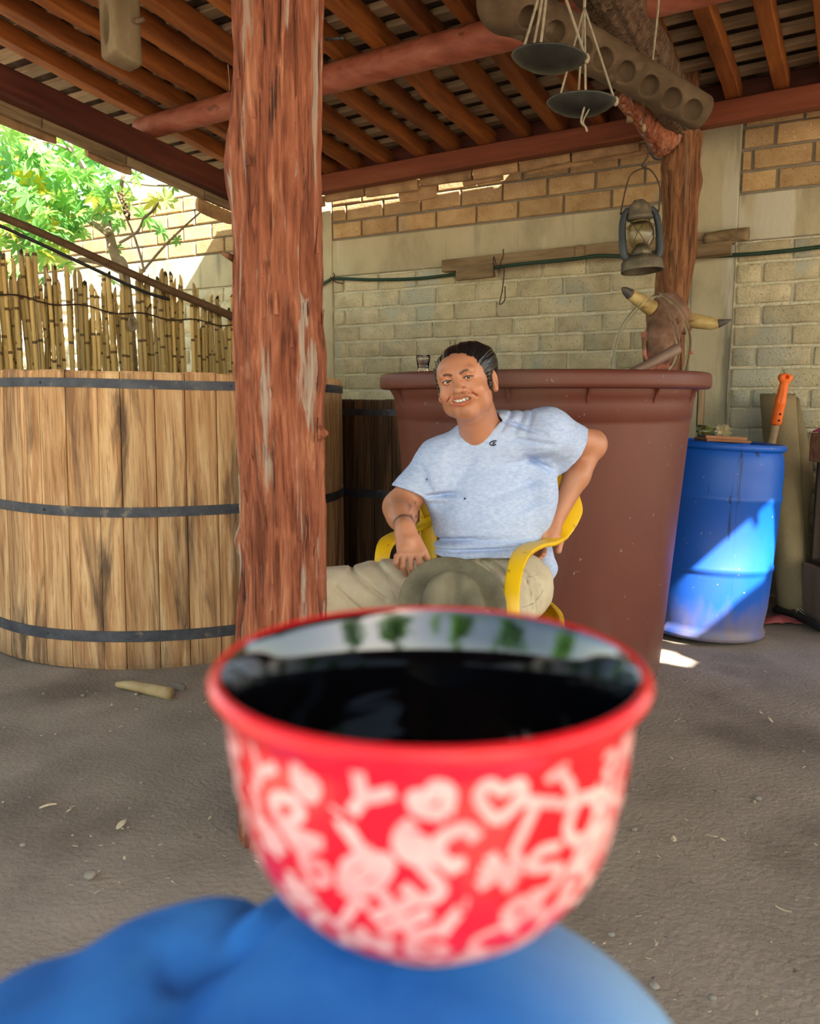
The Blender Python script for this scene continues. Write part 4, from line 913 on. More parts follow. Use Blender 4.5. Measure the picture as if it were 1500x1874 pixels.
cord([rimpt(p2,R2,.05,-1.6)+Vector((0,0,-.03)),P(1063,222,2.30),P(1071,232,2.30),P(1074,241,2.30)],.0028); cord([rimpt(p2,R2,.04,-1.2)+Vector((0,0,-.03)),P(1067,222,2.30),P(1073,237,2.30)],.002)
b0=apex1+Vector((-.05,0,.03)); b1=P(1073,-85,2.36)+Vector((.03,0,.03)); MB().tube([b0,(b0+b1)/2+Vector((0,0,.01)),b1],[.006,.010,.006],8,n=10).build('balance_arm',M['blackiron'],bs_,True)
m_=(b0+b1)/2; u_=(m_-W0).dot(U); n_=(m_-W0).dot(N); cord([m_,Vector((m_.x,m_.y,zr(u_,n_)+.03))],.004)
cord([b0+Vector((.05,0,0)),apex1],.003); cord([b1-Vector((.03,0,0)),P(1073,-85,2.36)],.003)

# kerosene lantern ------------------------------------------------------
LC=P(1175,497,3.05); ln=empty('kerosene_lantern',LC,'old dark kerosene lantern with a dusty glass globe hanging in front of the forked post','lantern')
M['tin']=pmat('dark_dusty_tin',[(.05,.042,.030),(.11,.09,.06),(.19,.155,.10)],scale=10,coord='World',rough=.6,bump=.3,metal=.4,spots=[((.20,.16,.10),16,.58,.1,(1,1,1))])
M['steelgrey']=pmat('blue_grey_tube',[(.035,.04,.045),(.07,.08,.085)],scale=12,coord='World',rough=.5,bump=.2,metal=.4)
M['globe']=glass_mat('dusty_globe',(.86,.82,.62),.22)
tl=Matrix.Rotation(math.radians(-4),3,'Y')@Matrix.Rotation(math.radians(-3),3,'X')
def lp(x,y,z): return LC+tl@Vector((x,y,z))
MB().lathe([(.001,.02),(.060,.018),(.066,.002),(.074,.0),(.0755,.004),(.074,.012),(.0735,.032),(.071,.038),(.060,.046),(.050,.051),(.040,.055),(.030,.058),(.001,.058)],64,LC,tl).build('fuel_tank',M['tin'],ln,True)
MB().lathe([(.001,.056),(.034,.056),(.036,.064),(.034,.078),(.026,.084),(.022,.094),(.012,.10),(.001,.101)],40,LC,tl).build('burner',M['tin'],ln,True)
MB().lathe([(.028,.082),(.036,.092),(.0445,.112),(.047,.132),(.0445,.152),(.037,.170),(.031,.180),(.0295,.180),(.0355,.169),(.043,.151),(.0455,.132),(.043,.113),(.035,.094),(.0265,.083)],56,LC,tl,close=True).build('globe',M['globe'],ln,True)
MB().lathe([(.030,.180),(.045,.184),(.047,.190),(.044,.196),(.042,.212),(.040,.226),(.034,.236),(.024,.243),(.020,.250),(.001,.252)],48,LC,tl).build('chimney_hood',M['tin'],ln,True)
for s in(-1,1):
    MB().tube([lp(s*.052,0,.044),lp(s*.064,0,.07),lp(s*.0665,0,.12),lp(s*.0635,0,.17),lp(s*.054,0,.205),lp(s*.040,0,.222)],[.014,.0145,.013,.0125,.0115,.010],14,n=26).build('side_tube',M['steelgrey'],ln,True)
    MB().ball(lp(s*.063,0,.208),.006,8).build('bail_ear',M['blackiron'],ln,True)
for an0 in(-2.6,-1.25,.1,1.4):
    pts=[]
    for i in range(20):
        z=.092+.08*i/19; an=an0+1.15*i/19; r=.0495-.35*abs(z-.132)**1.2*2; pts.append(lp(r*math.cos(an),r*math.sin(an),z))
    MB().tube(pts,.0013,5).build('guard_wire',M['wire'],ln,True)
    pts=[]
    for i in range(20):
        z=.092+.08*i/19; an=an0+1.15-1.15*i/19; r=.0495-.35*abs(z-.132)**1.2*2; pts.append(lp(r*math.cos(an),r*math.sin(an),z))
    MB().tube(pts,.0013,5).build('guard_wire',M['wire'],ln,True)
MB().tube([lp(.048*math.cos(t),.048*math.sin(t),.158) for t in [i*math.pi/16 for i in range(33)]],.0013,5).build('guard_ring',M['wire'],ln,True)
for k in range(24):
    an=k*.7; MB().tube([lp(.03*math.cos(an),.03*math.sin(an),.24),lp(.036*math.cos(an+.2),.036*math.sin(an+.2),.252+.004*(k%3))],.0007,3).build('lint',M['rope'],ln) if k<8 else None
bt_=P(1180,308,3.05)
MB().tube([lp(-.070,0,.205),P(1146,340,3.05),P(1156,318,3.05),bt_,P(1196,318,3.05),P(1207,345,3.05),lp(.068,0,.205)],.0028,7,n=50).build('bail_handle',M['wire'],ln,True)
MB().tube([bt_+Vector((0,-.006,.0)),P(1175,303,3.05),P(1184,288,3.05),P(1187,272,3.05),P(1181,258,3.05)],.0035,7,n=24).build('hook',M['wire'],ln,True)
MB().tube([P(1181,262,3.05),P(1196,288,3.06),P(1210,292,3.07)],.004,7,n=16).build('hook',M['blackiron'],ln,True)
MB().tube([P(1178,172,3.06),P(1177,205,3.05),P(1178,232,3.05),P(1182,262,3.05)],.0022,6,n=16).build('hanging_wire',M['wire'],ln,True)
MB().ball(P(1178,234,3.05),.010,10,sc3=(.8,.8,1.5)).build('cork',M['oldwood'],ln,True)

# dried bull head on the forked post --------------------------------------
hd=empty('bull_head',P(1212,660,4.2),'dried brown bull head with two pale dark-tipped horns on the forked post','bull head')
bh=SDF(); fo=P(1222,578,4.20); mz=P(1203,655,4.10); mid=P(1212,615,4.13)
bh.ell(fo,(.098,.085,.075),k=.03); bh.cone(fo,mid,.088,.075,k=.05); bh.cone(mid,mz,.075,.062,k=.04); bh.ell(mz,(.060,.06,.045),k=.03)
bh.ell(P(1222,552,4.2),(.06,.07,.045),k=.04)
bh.cone(P(1252,600,4.22),P(1262,590,4.22),.035,.025,k=.03)
bh.ell(P(1186,598,4.07),(.014,.03,.026),k=.01,op='s'); bh.ell(P(1238,588,4.08),(.016,.03,.016),k=.012,op='s'); bh.ell(P(1240,594,4.12),(.022,.02,.016),k=.01)
bh.cone(P(1177,612,4.12),P(1179,650,4.06),.010,.009,k=.006); bh.cone(P(1179,650,4.06),P(1190,672,4.05),.009,.012,k=.006); bh.cone(P(1190,672,4.05),P(1225,672,4.06),.012,.012,k=.006)
bh.fn.append(lambda X,d: d+.005*fbm(X*16,3,3)+.0015*fbm(X*np.array([70,70,20]),2,5))
pv,pf=sdf_mesh(bh,np.array(mid)-.22,np.array(mid)+.22,.005)
dz_=pv-np.array(mz)[None]; pink=sstep(.035,.0,np.minimum.reduce([np.linalg.norm(pv-np.array(P(*q))[None],axis=1)-.012 for q in((1177,625,4.12),(1179,650,4.06),(1190,672,4.05),(1208,672,4.05),(1225,672,4.06),(1177,612,4.12))]))*1.0
pink=np.where(pink>.7,1,0)[:,None]*.8; colr=(1-pink)*np.array([1,1,1])+pink*np.array([2.6,1.7,1.8])
np_mesh('head_hide',pv,pf,pmat('dried_hide',[(.10,.05,.03),(.21,.11,.07),(.33,.19,.13)],scale=12,coord='World',rough=.85,bump=.5,bscale=70,attr='Col',spots=[((.30,.17,.10),10,.6,.1,(1,1,.5))]),hd,color=colr)
M['horn']=pmat('yellow_horn',[(.36,.24,.08),(.52,.38,.15),(.62,.48,.22)],scale=9,coord='World',stretch=(1,1,2),rough=.45,bump=.2,spots=[((.25,.15,.06),14,.60,.08,(1,1,2))])
M['horntip']=pmat('grey_horn_tip',[(.05,.045,.04),(.11,.10,.085)],scale=12,coord='World',rough=.5,bump=.1)
h1=MB().tube([P(1193,565,4.16),P(1172,551,4.14),P(1152,538,4.11)],[.040,.034,.027],16,n=14).build('horn',M['horn'],hd,True)
MB().tube([P(1153,539,4.11),P(1143,531,4.10),P(1138,527,4.095)],[.027,.018,.006],16,n=8).build('horn_tip',M['horntip'],h1,True)
h2=MB().tube([P(1256,584,4.20),P(1275,588,4.18),P(1300,592,4.16),P(1316,592,4.14)],[.034,.036,.031,.022],16,n=16).build('horn',M['horn'],hd,True)
MB().tube([P(1314,592,4.14),P(1326,589,4.13),P(1338,585,4.12)],[.022,.014,.003],16,n=8).build('horn_tip',M['horntip'],h2,True)
MB().tube([P(1190,560,4.165),P(1196,569,4.16),P(1186,574,4.15)],.012,8,n=6).build('horn_collar',M['horn'],hd,True)
# coil of clear hose hung over the head
M['clearhose']=glass_mat('milky_clear_plastic',(.92,.95,.90),.25,1.2)
ch=MB(); ch.tube([P(1117,700,4.0),P(1122,650,4.02),P(1138,600,4.04),P(1170,560,4.03),P(1205,540,4.06),P(1232,552,4.07),P(1252,580,4.08),P(1261,625,4.03),P(1255,665,3.98),P(1248,700,3.92)],.010,9,n=80)
ch.tube([P(1205,540,4.07),P(1222,562,4.05),P(1235,600,4.02),P(1241,640,3.98),P(1234,668,3.95),P(1216,690,3.92)],.011,9,n=50); ch.tube([P(1206,541,4.06),P(1240,560,4.06),P(1256,595,4.05),P(1260,640,4.02),P(1250,690,3.92)],.009,9,n=50)
tag(ch.build('clear_hose',M['clearhose'],None,True),'coil of clear plastic hose draped over the bull head above the brown tub','hose')
tag(MB().tube([P(1120,700,3.74),P(1150,684,3.82),P(1200,660,3.88),P(1236,640,3.92),P(1241,637,3.925)],[.017,.019,.022,.027,.021],14,n=20).build('wooden_pestle',pmat('rosy_smooth_wood',[(.16,.10,.075),(.27,.18,.14)],scale=8,coord='World',rough=.5,bump=.15),None,True),'smooth round-ended wooden handle sticking out of the brown tub beneath the bull head','handle')
rp_=[P(1262,634,4.42),P(1259,650,4.42),P(1265,648,4.42)]; mb=MB(); mb.add([rp_[0],rp_[1],rp_[2],P(1268,649,4.43),rp_[0]+Vector((0,.02,0)),rp_[1]+Vector((0,.02,0)),rp_[2]+Vector((0,.02,0)),P(1268,649,4.45)],[(0,1,2),(0,2,3),(4,6,5),(4,7,6),(0,3,7,4),(0,4,5,1),(1,5,6,2),(2,6,7,3)])
tag(mb.build('red_tag',M['orange'] if False else pmat('red_flap',[(.35,.06,.03),(.45,.1,.05)],rough=.7),None),'small pointed dull red flap hanging behind the right side of the bull head','flap')

# ================================================================ TREE BEHIND THE FENCE
def leaf_mat():
    m,n,b=new_mat('green_leaf'); L=n.links.new; N_=n.nodes.new; oi=N_('ShaderNodeObjectInfo'); r=N_('ShaderNodeValToRGB'); e=r.color_ramp.elements; L(oi.outputs['Random'],r.inputs[0])
    e[0].position=0;e[0].color=(.12,.34,.09,1); e[1].position=.55;e[1].color=(.22,.48,.10,1); q=e.new(.84);q.color=(.40,.58,.14,1); q=e.new(.93);q.color=(.60,.55,.04,1)
    L(r.outputs[0],b.inputs['Base Color']); b.inputs['Roughness'].default_value=.5; b.inputs['Specular IOR Level'].default_value=.3
    tr=N_('ShaderNodeBsdfTranslucent'); L(r.outputs[0],tr.inputs[0]); ms=N_('ShaderNodeMixShader'); ms.inputs[0].default_value=.5; L(b.outputs[0],ms.inputs[1]); L(tr.outputs[0],ms.inputs[2]); L(ms.outputs[0],n.nodes['Material Output'].inputs[0]); return m
M['leaf']=leaf_mat()
def palmate(k):
    r=random.Random(k); v=[Vector((0,0,0))];f=[]; lobes=7
    for i in range(lobes):
        a=math.radians(-135+270*i/(lobes-1)); L=(.5+.5*math.cos(a*.55))*r.uniform(.9,1.1); d=Vector((math.sin(a),math.cos(a),0)); t=Vector((d.y,-d.x,0)); w_=.13*L+.03
        b_=len(v); dr_=-.22*L
        v+= [d*L*.30-t*w_*.75+Z*.02,d*L*.30+t*w_*.75+Z*.02,d*L*.62-t*w_*1.15+Z*(dr_*.2),d*L*.62+Z*(dr_*.2-.05),d*L*.62+t*w_*1.15+Z*(dr_*.2),d*L+Z*dr_]
        f+=[(0,b_,b_+3,b_+1),(b_,b_+2,b_+3),(b_+1,b_+3,b_+4),(b_+2,b_+5,b_+3),(b_+3,b_+5,b_+4)]
    # petiole
    b_=len(v); v+=[Vector((-.012,0,0)),Vector((.012,0,0)),Vector((.008,-.5,-.12)),Vector((-.008,-.5,-.12))]; f.append((b_,b_+1,b_+2,b_+3))
    me=bpy.data.meshes.new('leaf'); me.from_pydata([tuple(q) for q in v],[],f); me.materials.append(M['leaf']); return me
LM=[palmate(i) for i in range(6)]
M['twig']=pmat('pale_green_brown_bark',[(.15,.11,.075),(.25,.19,.13),(.33,.27,.19)],scale=12,coord='World',rough=.8,bump=.3)
TY_=6.05; tr_=empty('castor_tree',P(229,700,TY_),'leafy green tree with star-shaped leaves behind the reed fence, upper left','tree'); tr_.location.z=0
g0=P(229,515,TY_); 
MB().tube([Vector((g0.x+.05,TY_,-.02)),Vector((g0.x+.03,TY_,.8)),g0,P(212,472,TY_),P(200,429,TY_),P(195,402,TY_)],[.055,.048,.038,.036,.034,.030],12,n=40).build('trunk',M['twig'],tr_,True)
BR=[[(195,404),(183,383),(172,349),(155,315),(129,266),(110,215)],[(197,402),(203,395),(218,360),(226,320),(238,300),(250,250)],[(199,429),(175,412),(149,395),(109,360),(57,320),(10,270)],[(109,360),(80,352),(40,345),(0,350)],[(172,349),(150,300),(120,270),(60,255)],[(229,500),(180,480),(120,470),(60,440),(10,430)]]
for bq in BR:
    MB().tube([P(x,y,TY_-.02*i+.05*math.sin(i*2+x)) for i,(x,y) in enumerate(bq)],[.024,.018,.012,.007],8,n=24).build('branch',M['twig'],tr_,True)
for bq in ([(264,498),(256,465),(244,429),(224,383),(205,340)],[(249,512),(275,480),(304,447),(340,412),(367,388)],[(218,445),(250,425),(262,400)],[(226,330),(270,338),(310,340)],[(262,400),(280,385),(290,370)]):
    MB().tube([P(x,y,TY_-.1) for x,y in bq],[.010,.009,.006],6,n=16).build('twig',M['twig'],tr_,True)
bm_=MB()
for k in range(22): bm_.ball(P(220+k*.7+random.uniform(-4,4),350+k*2.2+random.uniform(-4,4),TY_-.1),.012,6)
o=bm_.build('seed_pods',M['cedar_dark'],tr_,True); tag(o,kind='stuff')
spots=[(63,325,34),(285,370,22),(262,398,26),(295,425,28),(318,340,20),(110,290,36),(112,315,30),(55,370,34),(60,400,30),(145,385,26),(100,425,34),(150,270,26),(205,315,22),(250,320,20),(215,455,18),(200,510,24),(85,470,30),(40,440,36),(20,300,36),(325,440,14),(238,345,18)]
while len(spots)<290:
    x=random.gauss(95,95); y=random.gauss(345,75)
    if x<-60 or x>345 or y<205 or y>520 or (x>235 and (y<305 or random.random()<.72)) or (x>150 and y>440) or (x>120 and random.random()<.3): continue
    spots.append((x,y,random.uniform(15,30)))
for i,(x,y,sz) in enumerate(spots):
    p=P(x,y,TY_+random.uniform(-.35,.45)); s_=sz*6.0/1500*1.25
    Mx=Matrix.Translation(p)@Matrix.Rotation(random.uniform(0,6.28),4,'Z')@Matrix.Rotation(random.uniform(.2,1.35),4,'X')@Matrix.Rotation(random.uniform(-.5,.5),4,'Y')@Matrix.Rotation(random.uniform(0,6.28),4,'Z')@Matrix.Diagonal((s_,s_,s_,1))
    shared('leaf',LM[i%6],Mx,tr_)
# trees on the open side behind the photographer (they light and show in the glazed bowl)
def far_tree(x,y,h,r,label,seed):
    rg=np.random.RandomState(seed); t=empty('shade_tree',(x,y,0),label,'tree','trees on the open side of the yard')
    tk=MB(); tk.tube([(x,y,-.05),(x+.1,y,h*.3),(x-.05,y+.1,h*.6),(x,y,h*.85)],[.20,.15,.1,.04],10,n=14)
    for k in range(6):
        a=k*1.05; tk.tube([(x,y,h*(.38+.05*k)),(x+math.cos(a)*r*.4,y+math.sin(a)*r*.4,h*(.5+.06*k)),(x+math.cos(a)*r*.75,y+math.sin(a)*r*.75,h*(.6+.05*k))],[.07,.045,.02],7,n=8)
    tk.build('trunk',M['cedar_dark'],t,True)
    n=3600; cl=rg.normal(size=(30,3))*np.array([r*.48,r*.48,h*.17])+np.array([x,y,h*.60]); c_=cl[rg.randint(0,26,n)]+rg.normal(size=(n,3))*r*.16
    a=rg.normal(size=(n,3)); a/=np.linalg.norm(a,axis=1)[:,None]; b_=np.cross(a,rg.normal(size=(n,3))); b_/=np.linalg.norm(b_,axis=1)[:,None]; s=.10+.08*rg.rand(n,1)
    v=np.stack([c_-a*s,c_+b_*s*.45,c_+a*s,c_-b_*s*.45],1).reshape(-1,3); f=np.arange(n*4).reshape(n,4)
    o=np_mesh('foliage',v,f,M['leaf'],t,False); tag(o,kind='stuff')
for i,(x,y,h,r) in enumerate([(-9,-6.5,8.5,2.0),(-3.4,-9,9.5,2.0),(3.6,-9.5,8,2.0),(10.5,-9,9,2.1),(-13,1.5,6,1.9)]):
    far_tree(x,y,h,r,'leafy shade tree in the open yard, '+['far left of the shed','left of the photographer\'s back','right of the photographer\'s back','far right of the shed','beside the reed fence outside the view'][i],50+i)

# ================================================================ GROUND LITTER
def pebble(k):
    r=random.Random(k); mb=MB(); mb.ball((0,0,0),.5,9,sc3=(1,.8,.6)); v=[q*(1+.22*noise.noise(q*2.2+Vector((k*3,0,0)))) for q in mb.v]; me=bpy.data.meshes.new('pebble'); me.from_pydata([tuple(q) for q in v],[],mb.f); me.materials.append(M['stone']); me.polygons.foreach_set('use_smooth',[True]*len(me.polygons)); return me
PM=[pebble(i) for i in range(5)]
def G(x,y,z=0):
    r=ray(x,y); t=(z-H)/r.z; return Vector((r.x*t,r.y*t,z))
stones=[(327,1262,25,'flat grey stone beside the broken stick under the pale vat'),(165,1605,22,'roundish grey pebble low on the floor at the left, left of the jeans'),(1386,1463,13,'small grey pebble alone on the floor right of the bowl'),(42,1548,10,'tiny grey pebble at the far left of the floor'),(1197,1807,18,'dark pebble on the floor close to the right edge of the jeans'),(1303,1828,14,'pale pebble near the bottom right corner, right of the jeans'),(152,1274,9,'tiny pale pebble in front of the pale vat, left of the stick'),(1118,1712,12,'pebble on the floor where bowl and jeans meet at the right'),(250,1272,8,'tiny pebble just under the broken stick'),(395,1520,9,'tiny pebble left of the bowl, low'),(1160,1520,12,'pebble right of the bowl at mid height of its side')]
for i,(x,y,d,lb) in enumerate(stones):
    p=G(x,y); s_=d*(p-Vector((0,0,H))).length/1500; o=bpy.data.objects.new('pebble',PM[i%5]); C.objects.link(o); o.matrix_basis=Matrix.Translation(p+Z*s_*.2)@Matrix.Rotation(i*1.3,4,'Z')@Matrix.Diagonal((s_,s_,s_,1)); tag(o,lb,'stone')
sa,sb=G(214,1252,.02),G(312,1270,.02)
bk=bark_log('broken_stick',[sa,sa.lerp(sb,.35)+Z*.004,sb],[.010,.021,.024],pmat('peeled_stick',[(.32,.22,.10),(.48,.35,.18)],scale=12,coord='World',rough=.8,bump=.3),None,seg=12,n=16,amp=.004,fz=9); tag(bk,'broken pale stick on the dirt in front of the big pale vat','stick')
def chip(k,ln_,wd):
    r=random.Random(k); v=[];f=[]
    for i in range(5):
        t=i/4; w_=wd*math.sin(math.pi*(.12+.76*t)); z=.1*math.sin(t*3+k); v+=[(t-.5,-w_,z+.03),(t-.5,w_,z+.03),(t-.5,0,z+.10)]
    for i in range(4): b_=i*3; f+=[(b_,b_+3,b_+5,b_+2),(b_+2,b_+5,b_+4,b_+1),(b_+1,b_+4,b_+3,b_)]
    f+=[(0,2,1),(12,13,14)]
    me=bpy.data.meshes.new('wood_chip'); me.from_pydata(v,[],f); me.materials.append(M['chip']); return me
CM=[chip(i,1,random.choice([.08,.14,.25])) for i in range(6)]
big=[(88,1479,17,'white oval flake on the floor at the far left'),(222,1512,16,'small curled pale chip on the swept dust left of the bowl'),(1047,0,0,'')]
rr=random.Random(5); k=0
for (x,y,sz,lb) in big[:2]+[(1410,1320,10,'pale wood flake on the floor at the right, above the pebble'),(1433,1667,16,'pale curled leaf flake on the floor near the right edge'),(1232,1538,14,'bent pale chip on the floor right of the bowl'),(1302,1533,12,'oval dry leaf flake on the floor right of the bent chip')]:
    p=G(x,y); s_=sz*(p-Vector((0,0,H))).length/1500*1.5; o=bpy.data.objects.new('wood_chip',CM[k%6]); k+=1; C.objects.link(o); o.matrix_basis=Matrix.Translation(p+Z*.004)@Matrix.Rotation(rr.uniform(0,6),4,'Z')@Matrix.Diagonal((s_,s_,s_,1)); tag(o,lb,'chip')
n_ch=0
while n_ch<170:
    if rr.random()<.5: x,y=rr.uniform(0,470),rr.uniform(1230,1640)
    elif rr.random()<.8: x,y=rr.uniform(1080,1500),rr.uniform(1230,1870)
    else: x,y=rr.gauss(1230,60),rr.gauss(1780,40)
    if y>1600 and x<700 and y>1850-x*.6: continue
    p=G(x,y); s_=rr.uniform(3,10)*(p-Vector((0,0,H))).length/1500; n_ch+=1
    if n_ch%3==0:
        o=bpy.data.objects.new('grit_pebble',PM[n_ch%5]); lb='tiny grit stone scattered on the dirt floor'; gp_='grit scattered on the dirt floor'; s_*=.6; ct_='stone'
    else: o=bpy.data.objects.new('straw_bit',CM[n_ch%6]); lb='tiny pale straw or bark bit scattered on the dirt floor'; gp_='straw bits scattered on the dirt floor'; ct_='chip'
    C.objects.link(o); o.matrix_basis=Matrix.Translation(p+Z*.003)@Matrix.Rotation(rr.uniform(0,6),4,'Z')@Matrix.Diagonal((s_,s_,s_,1)); tag(o,lb,ct_,gp_)

# ================================================================ BOWL ON THE PHOTOGRAPHER'S KNEE
HB=.0755; RZ=H-.0717; 
rr_=ray(785,1250); BX=rr_.x/rr_.y*.22; BY=.22; BC=Vector((BX,BY,RZ-HB))
bowl=empty('bowl',BC,'red glazed bowl with pale scribbled symbols and black inside, on the knee in front','bowl')
def gloss(name,c_,rough=.08,coat=.6,spec=.5):
    m,n,b=new_mat(name); b.inputs['Base Color'].default_value=col4(c_); b.inputs['Roughness'].default_value=rough; b.inputs['Coat Weight'].default_value=coat; b.inputs['Coat Roughness'].default_value=.04; b.inputs['Specular IOR Level'].default_value=spec; return m
OP=[(.0236,.0),(.0248,.0010),(.0252,.0030),(.0258,.0046),(.0290,.0056),(.0360,.0098),(.0420,.0155),(.0466,.0222),(.0500,.0300),(.0522,.0390),(.0540,.0490),(.0551,.0590),(.0560,.0660),(.0582,.0700),(.0598,.0722),(.0600,.0738)]
IP=[(.0592,.0752),(.0580,.0756),(.0568,.0750),(.0559,.0732),(.0545,.0690),(.0530,.0640),(.0518,.0580),(.0509,.0510),(.0498,.0420),(.0475,.0320),(.0430,.0230),(.0350,.0170),(.0240,.0150),(.0120,.0142),(.001,.014)]
seg=96
red=gloss('red_glaze',(.78,.012,.022),.28,.25,.3); blk=gloss('black_glaze',(.002,.002,.003),.05,.9,.7); ft=gloss('pale_foot',(.62,.42,.42),.5,.0,.3)
def lath(name,prof,mat):
    mb=MB(); rings=[[BC+Vector((r*math.cos(2*math.pi*j/seg),r*math.sin(2*math.pi*j/seg),z)) for j in range(seg)] for r,z in prof]; mb.ring_loft(rings,True,False,False); return mb.build(name,mat,bowl,True)
def smoothprof(p,n=60):
    q=spline([Vector((a,0,b)) for a,b in p],n); return [(v.x,v.z) for v in q]
lath('outer_glaze',smoothprof(OP[4:])+smoothprof(IP[:3],8)[1:],red); lath('inner_glaze',smoothprof(IP[2:]),blk); lath('foot_ring',OP[:5]+[(.0300,.0072)],ft); MB().lathe([(.001,.003),(.0215,.003),(.024,.0)],64,BC).build('foot_base',ft,bowl,True)
# pale scribbles of the decoration: strokes lying on the glaze
OPs=smoothprof(OP[4:],80)
def osurf(s,an,off=.00025):
    """s = arc height 0 (foot) .. 1 (under the lip)"""
    L=[0]
    for i in range(1,len(OPs)): L.append(L[-1]+math.hypot(OPs[i][0]-OPs[i-1][0],OPs[i][1]-OPs[i-1][1]))
    x=s*L[-1]; i=min(max(1,int(np.searchsorted(L,x))),len(L)-1); t=(x-L[i-1])/(L[i]-L[i-1]); r=OPs[i-1][0]*(1-t)+OPs[i][0]*t; z=OPs[i-1][1]*(1-t)+OPs[i][1]*t
    dr_=OPs[i][0]-OPs[i-1][0]; dz2=OPs[i][1]-OPs[i-1][1]; l=math.hypot(dr_,dz2); nr,nz2=dz2/l,-dr_/l
    return BC+Vector(((r+nr*off)*math.cos(an),(r+nr*off)*math.sin(an),z+nz2*off)),r
LARC=sum(math.hypot(OPs[i][0]-OPs[i-1][0],OPs[i][1]-OPs[i-1][1]) for i in range(1,len(OPs)))
GL={ # stroke glyphs in a unit box
 'heart':[[(.5,.1),(.1,.55),(.2,.9),(.5,.72),(.8,.9),(.9,.55),(.5,.1)]],'J':[[(.3,.9),(.8,.9)],[(.6,.9),(.6,.3),(.45,.1),(.2,.2)]],'i':[[(.5,.0),(.5,.6)],[(.3,.0),(.7,.0)],[(.35,.6),(.5,.6)],[(.48,.85),(.54,.88)]],
 '6':[[(.75,.9),(.4,.7),(.25,.35),(.45,.05),(.75,.2),(.7,.45),(.4,.45)]],'3':[[(.2,.85),(.6,.9),(.75,.7),(.45,.5),(.75,.3),(.55,.05),(.2,.15)]],'R':[[(.2,0),(.2,.95),(.7,.9),(.75,.6),(.25,.5),(.8,0)]],'O':[[(.5,.95),(.15,.6),(.2,.2),(.5,.05),(.8,.25),(.85,.65),(.5,.95)]],
 'T':[[(.1,.9),(.9,.95)],[(.5,.9),(.45,.05)]],'S':[[(.8,.85),(.4,.95),(.2,.7),(.75,.4),(.6,.05),(.15,.12)]],'star':[[(.5,1),(.3,.05),(.95,.65),(.05,.65),(.7,.05),(.5,1)]],'X':[[(.1,.1),(.9,.9)],[(.1,.9),(.9,.1)],[(.0,.5),(1,.5)]],
 'fish':[[(.05,.5),(.4,.85),(.8,.5),(1,.8)],[(.05,.5),(.4,.15),(.8,.5),(1,.2)],[(.3,.5),(.36,.52)]],'Y':[[(.1,.95),(.5,.5),(.9,.95)],[(.5,.5),(.5,0)]],'spiral':[[(.5,.5),(.6,.55),(.6,.35),(.35,.3),(.25,.6),(.5,.85),(.85,.6),(.8,.15),(.3,.05)]],'bar':[[(.0,.3),(1,.35)],[(.05,.6),(.95,.65)],[(.5,0),(.5,1)]],'leaf':[[(.1,.1),(.3,.7),(.9,.9),(.7,.3),(.1,.1)],[(.1,.1),(.8,.8)]],'C':[[(.85,.8),(.5,.95),(.15,.6),(.2,.25),(.5,.05),(.85,.2)]],'M':[[(.1,0),(.2,.95),(.5,.4),(.8,.95),(.9,0)]]}
pr=MB(); rg=random.Random(21)
def glyph(g,s0,an0,size,rotn,wd):
    for st in GL[g]:
        pts=spline([Vector((x,y,0)) for x,y in st],max(8,len(st)*5)) if len(st)>2 else [Vector((st[0][0]+(st[1][0]-st[0][0])*i/6,st[0][1]+(st[1][1]-st[0][1])*i/6,0)) for i in range(7)]
        q=[]
        for p in pts:
            x=(p.x-.5)*size; y=(p.y-.5)*size; q.append((x*math.cos(rotn)-y*math.sin(rotn),x*math.sin(rotn)+y*math.cos(rotn)))
        vs=[]
        for i,(x,y) in enumerate(q):
            x2,y2=q[min(i+1,len(q)-1)]; x1,y1=q[max(i-1,0)]; tx_,ty_=x2-x1,y2-y1; l=math.hypot(tx_,ty_) or 1; nx_,ny_=-ty_/l,tx_/l
            for sg in(-1,1):
                xx,yy=x+sg*nx_*wd/2,y+sg*ny_*wd/2; s=min(.985,max(.0,s0+yy/LARC)); _,r=osurf(s0,0); p3,_=osurf(s,an0+xx/max(r,.02)); vs.append(p3)
        pr.add(vs,[(2*i,2*i+2,2*i+3,2*i+1) for i in range(len(q)-1)])
names=list(GL); front={(3,5):'heart'}
rows=[(.07,15,.0085),(.19,19,.0100),(.32,21,.0115),(.45,22,.0120),(.58,23,.0120),(.71,24,.0120),(.83,24,.0105)]
for ri,(s0,n,sz) in enumerate(rows):
    for k in range(n):
        an=-math.pi/2+2*math.pi*(k+.5*(ri%2)+rg.uniform(-.18,.18))/n
        g=rg.choice(names)
        if ri==6 and abs(an+math.pi/2-.18)<.13: g='heart'
        if ri==6 and abs(an+math.pi/2-.45)<.12: g='J'
        if ri==2 and abs(an+math.pi/2+.0)<.15: g='6'
        if ri==0 and abs(an+math.pi/2+.2)<.2: g='i'
        glyph(g,s0+rg.uniform(-.02,.02),an,sz*rg.uniform(.85,1.35),rg.uniform(-.7,.7),rg.uniform(.0022,.0036))
M['print']=pmat('pink_white_print',[(.74,.25,.25),(.88,.55,.52)],scale=60,coord='World',rough=.45,bump=0)
pr.build('scribbled_pattern',M['print'],bowl)

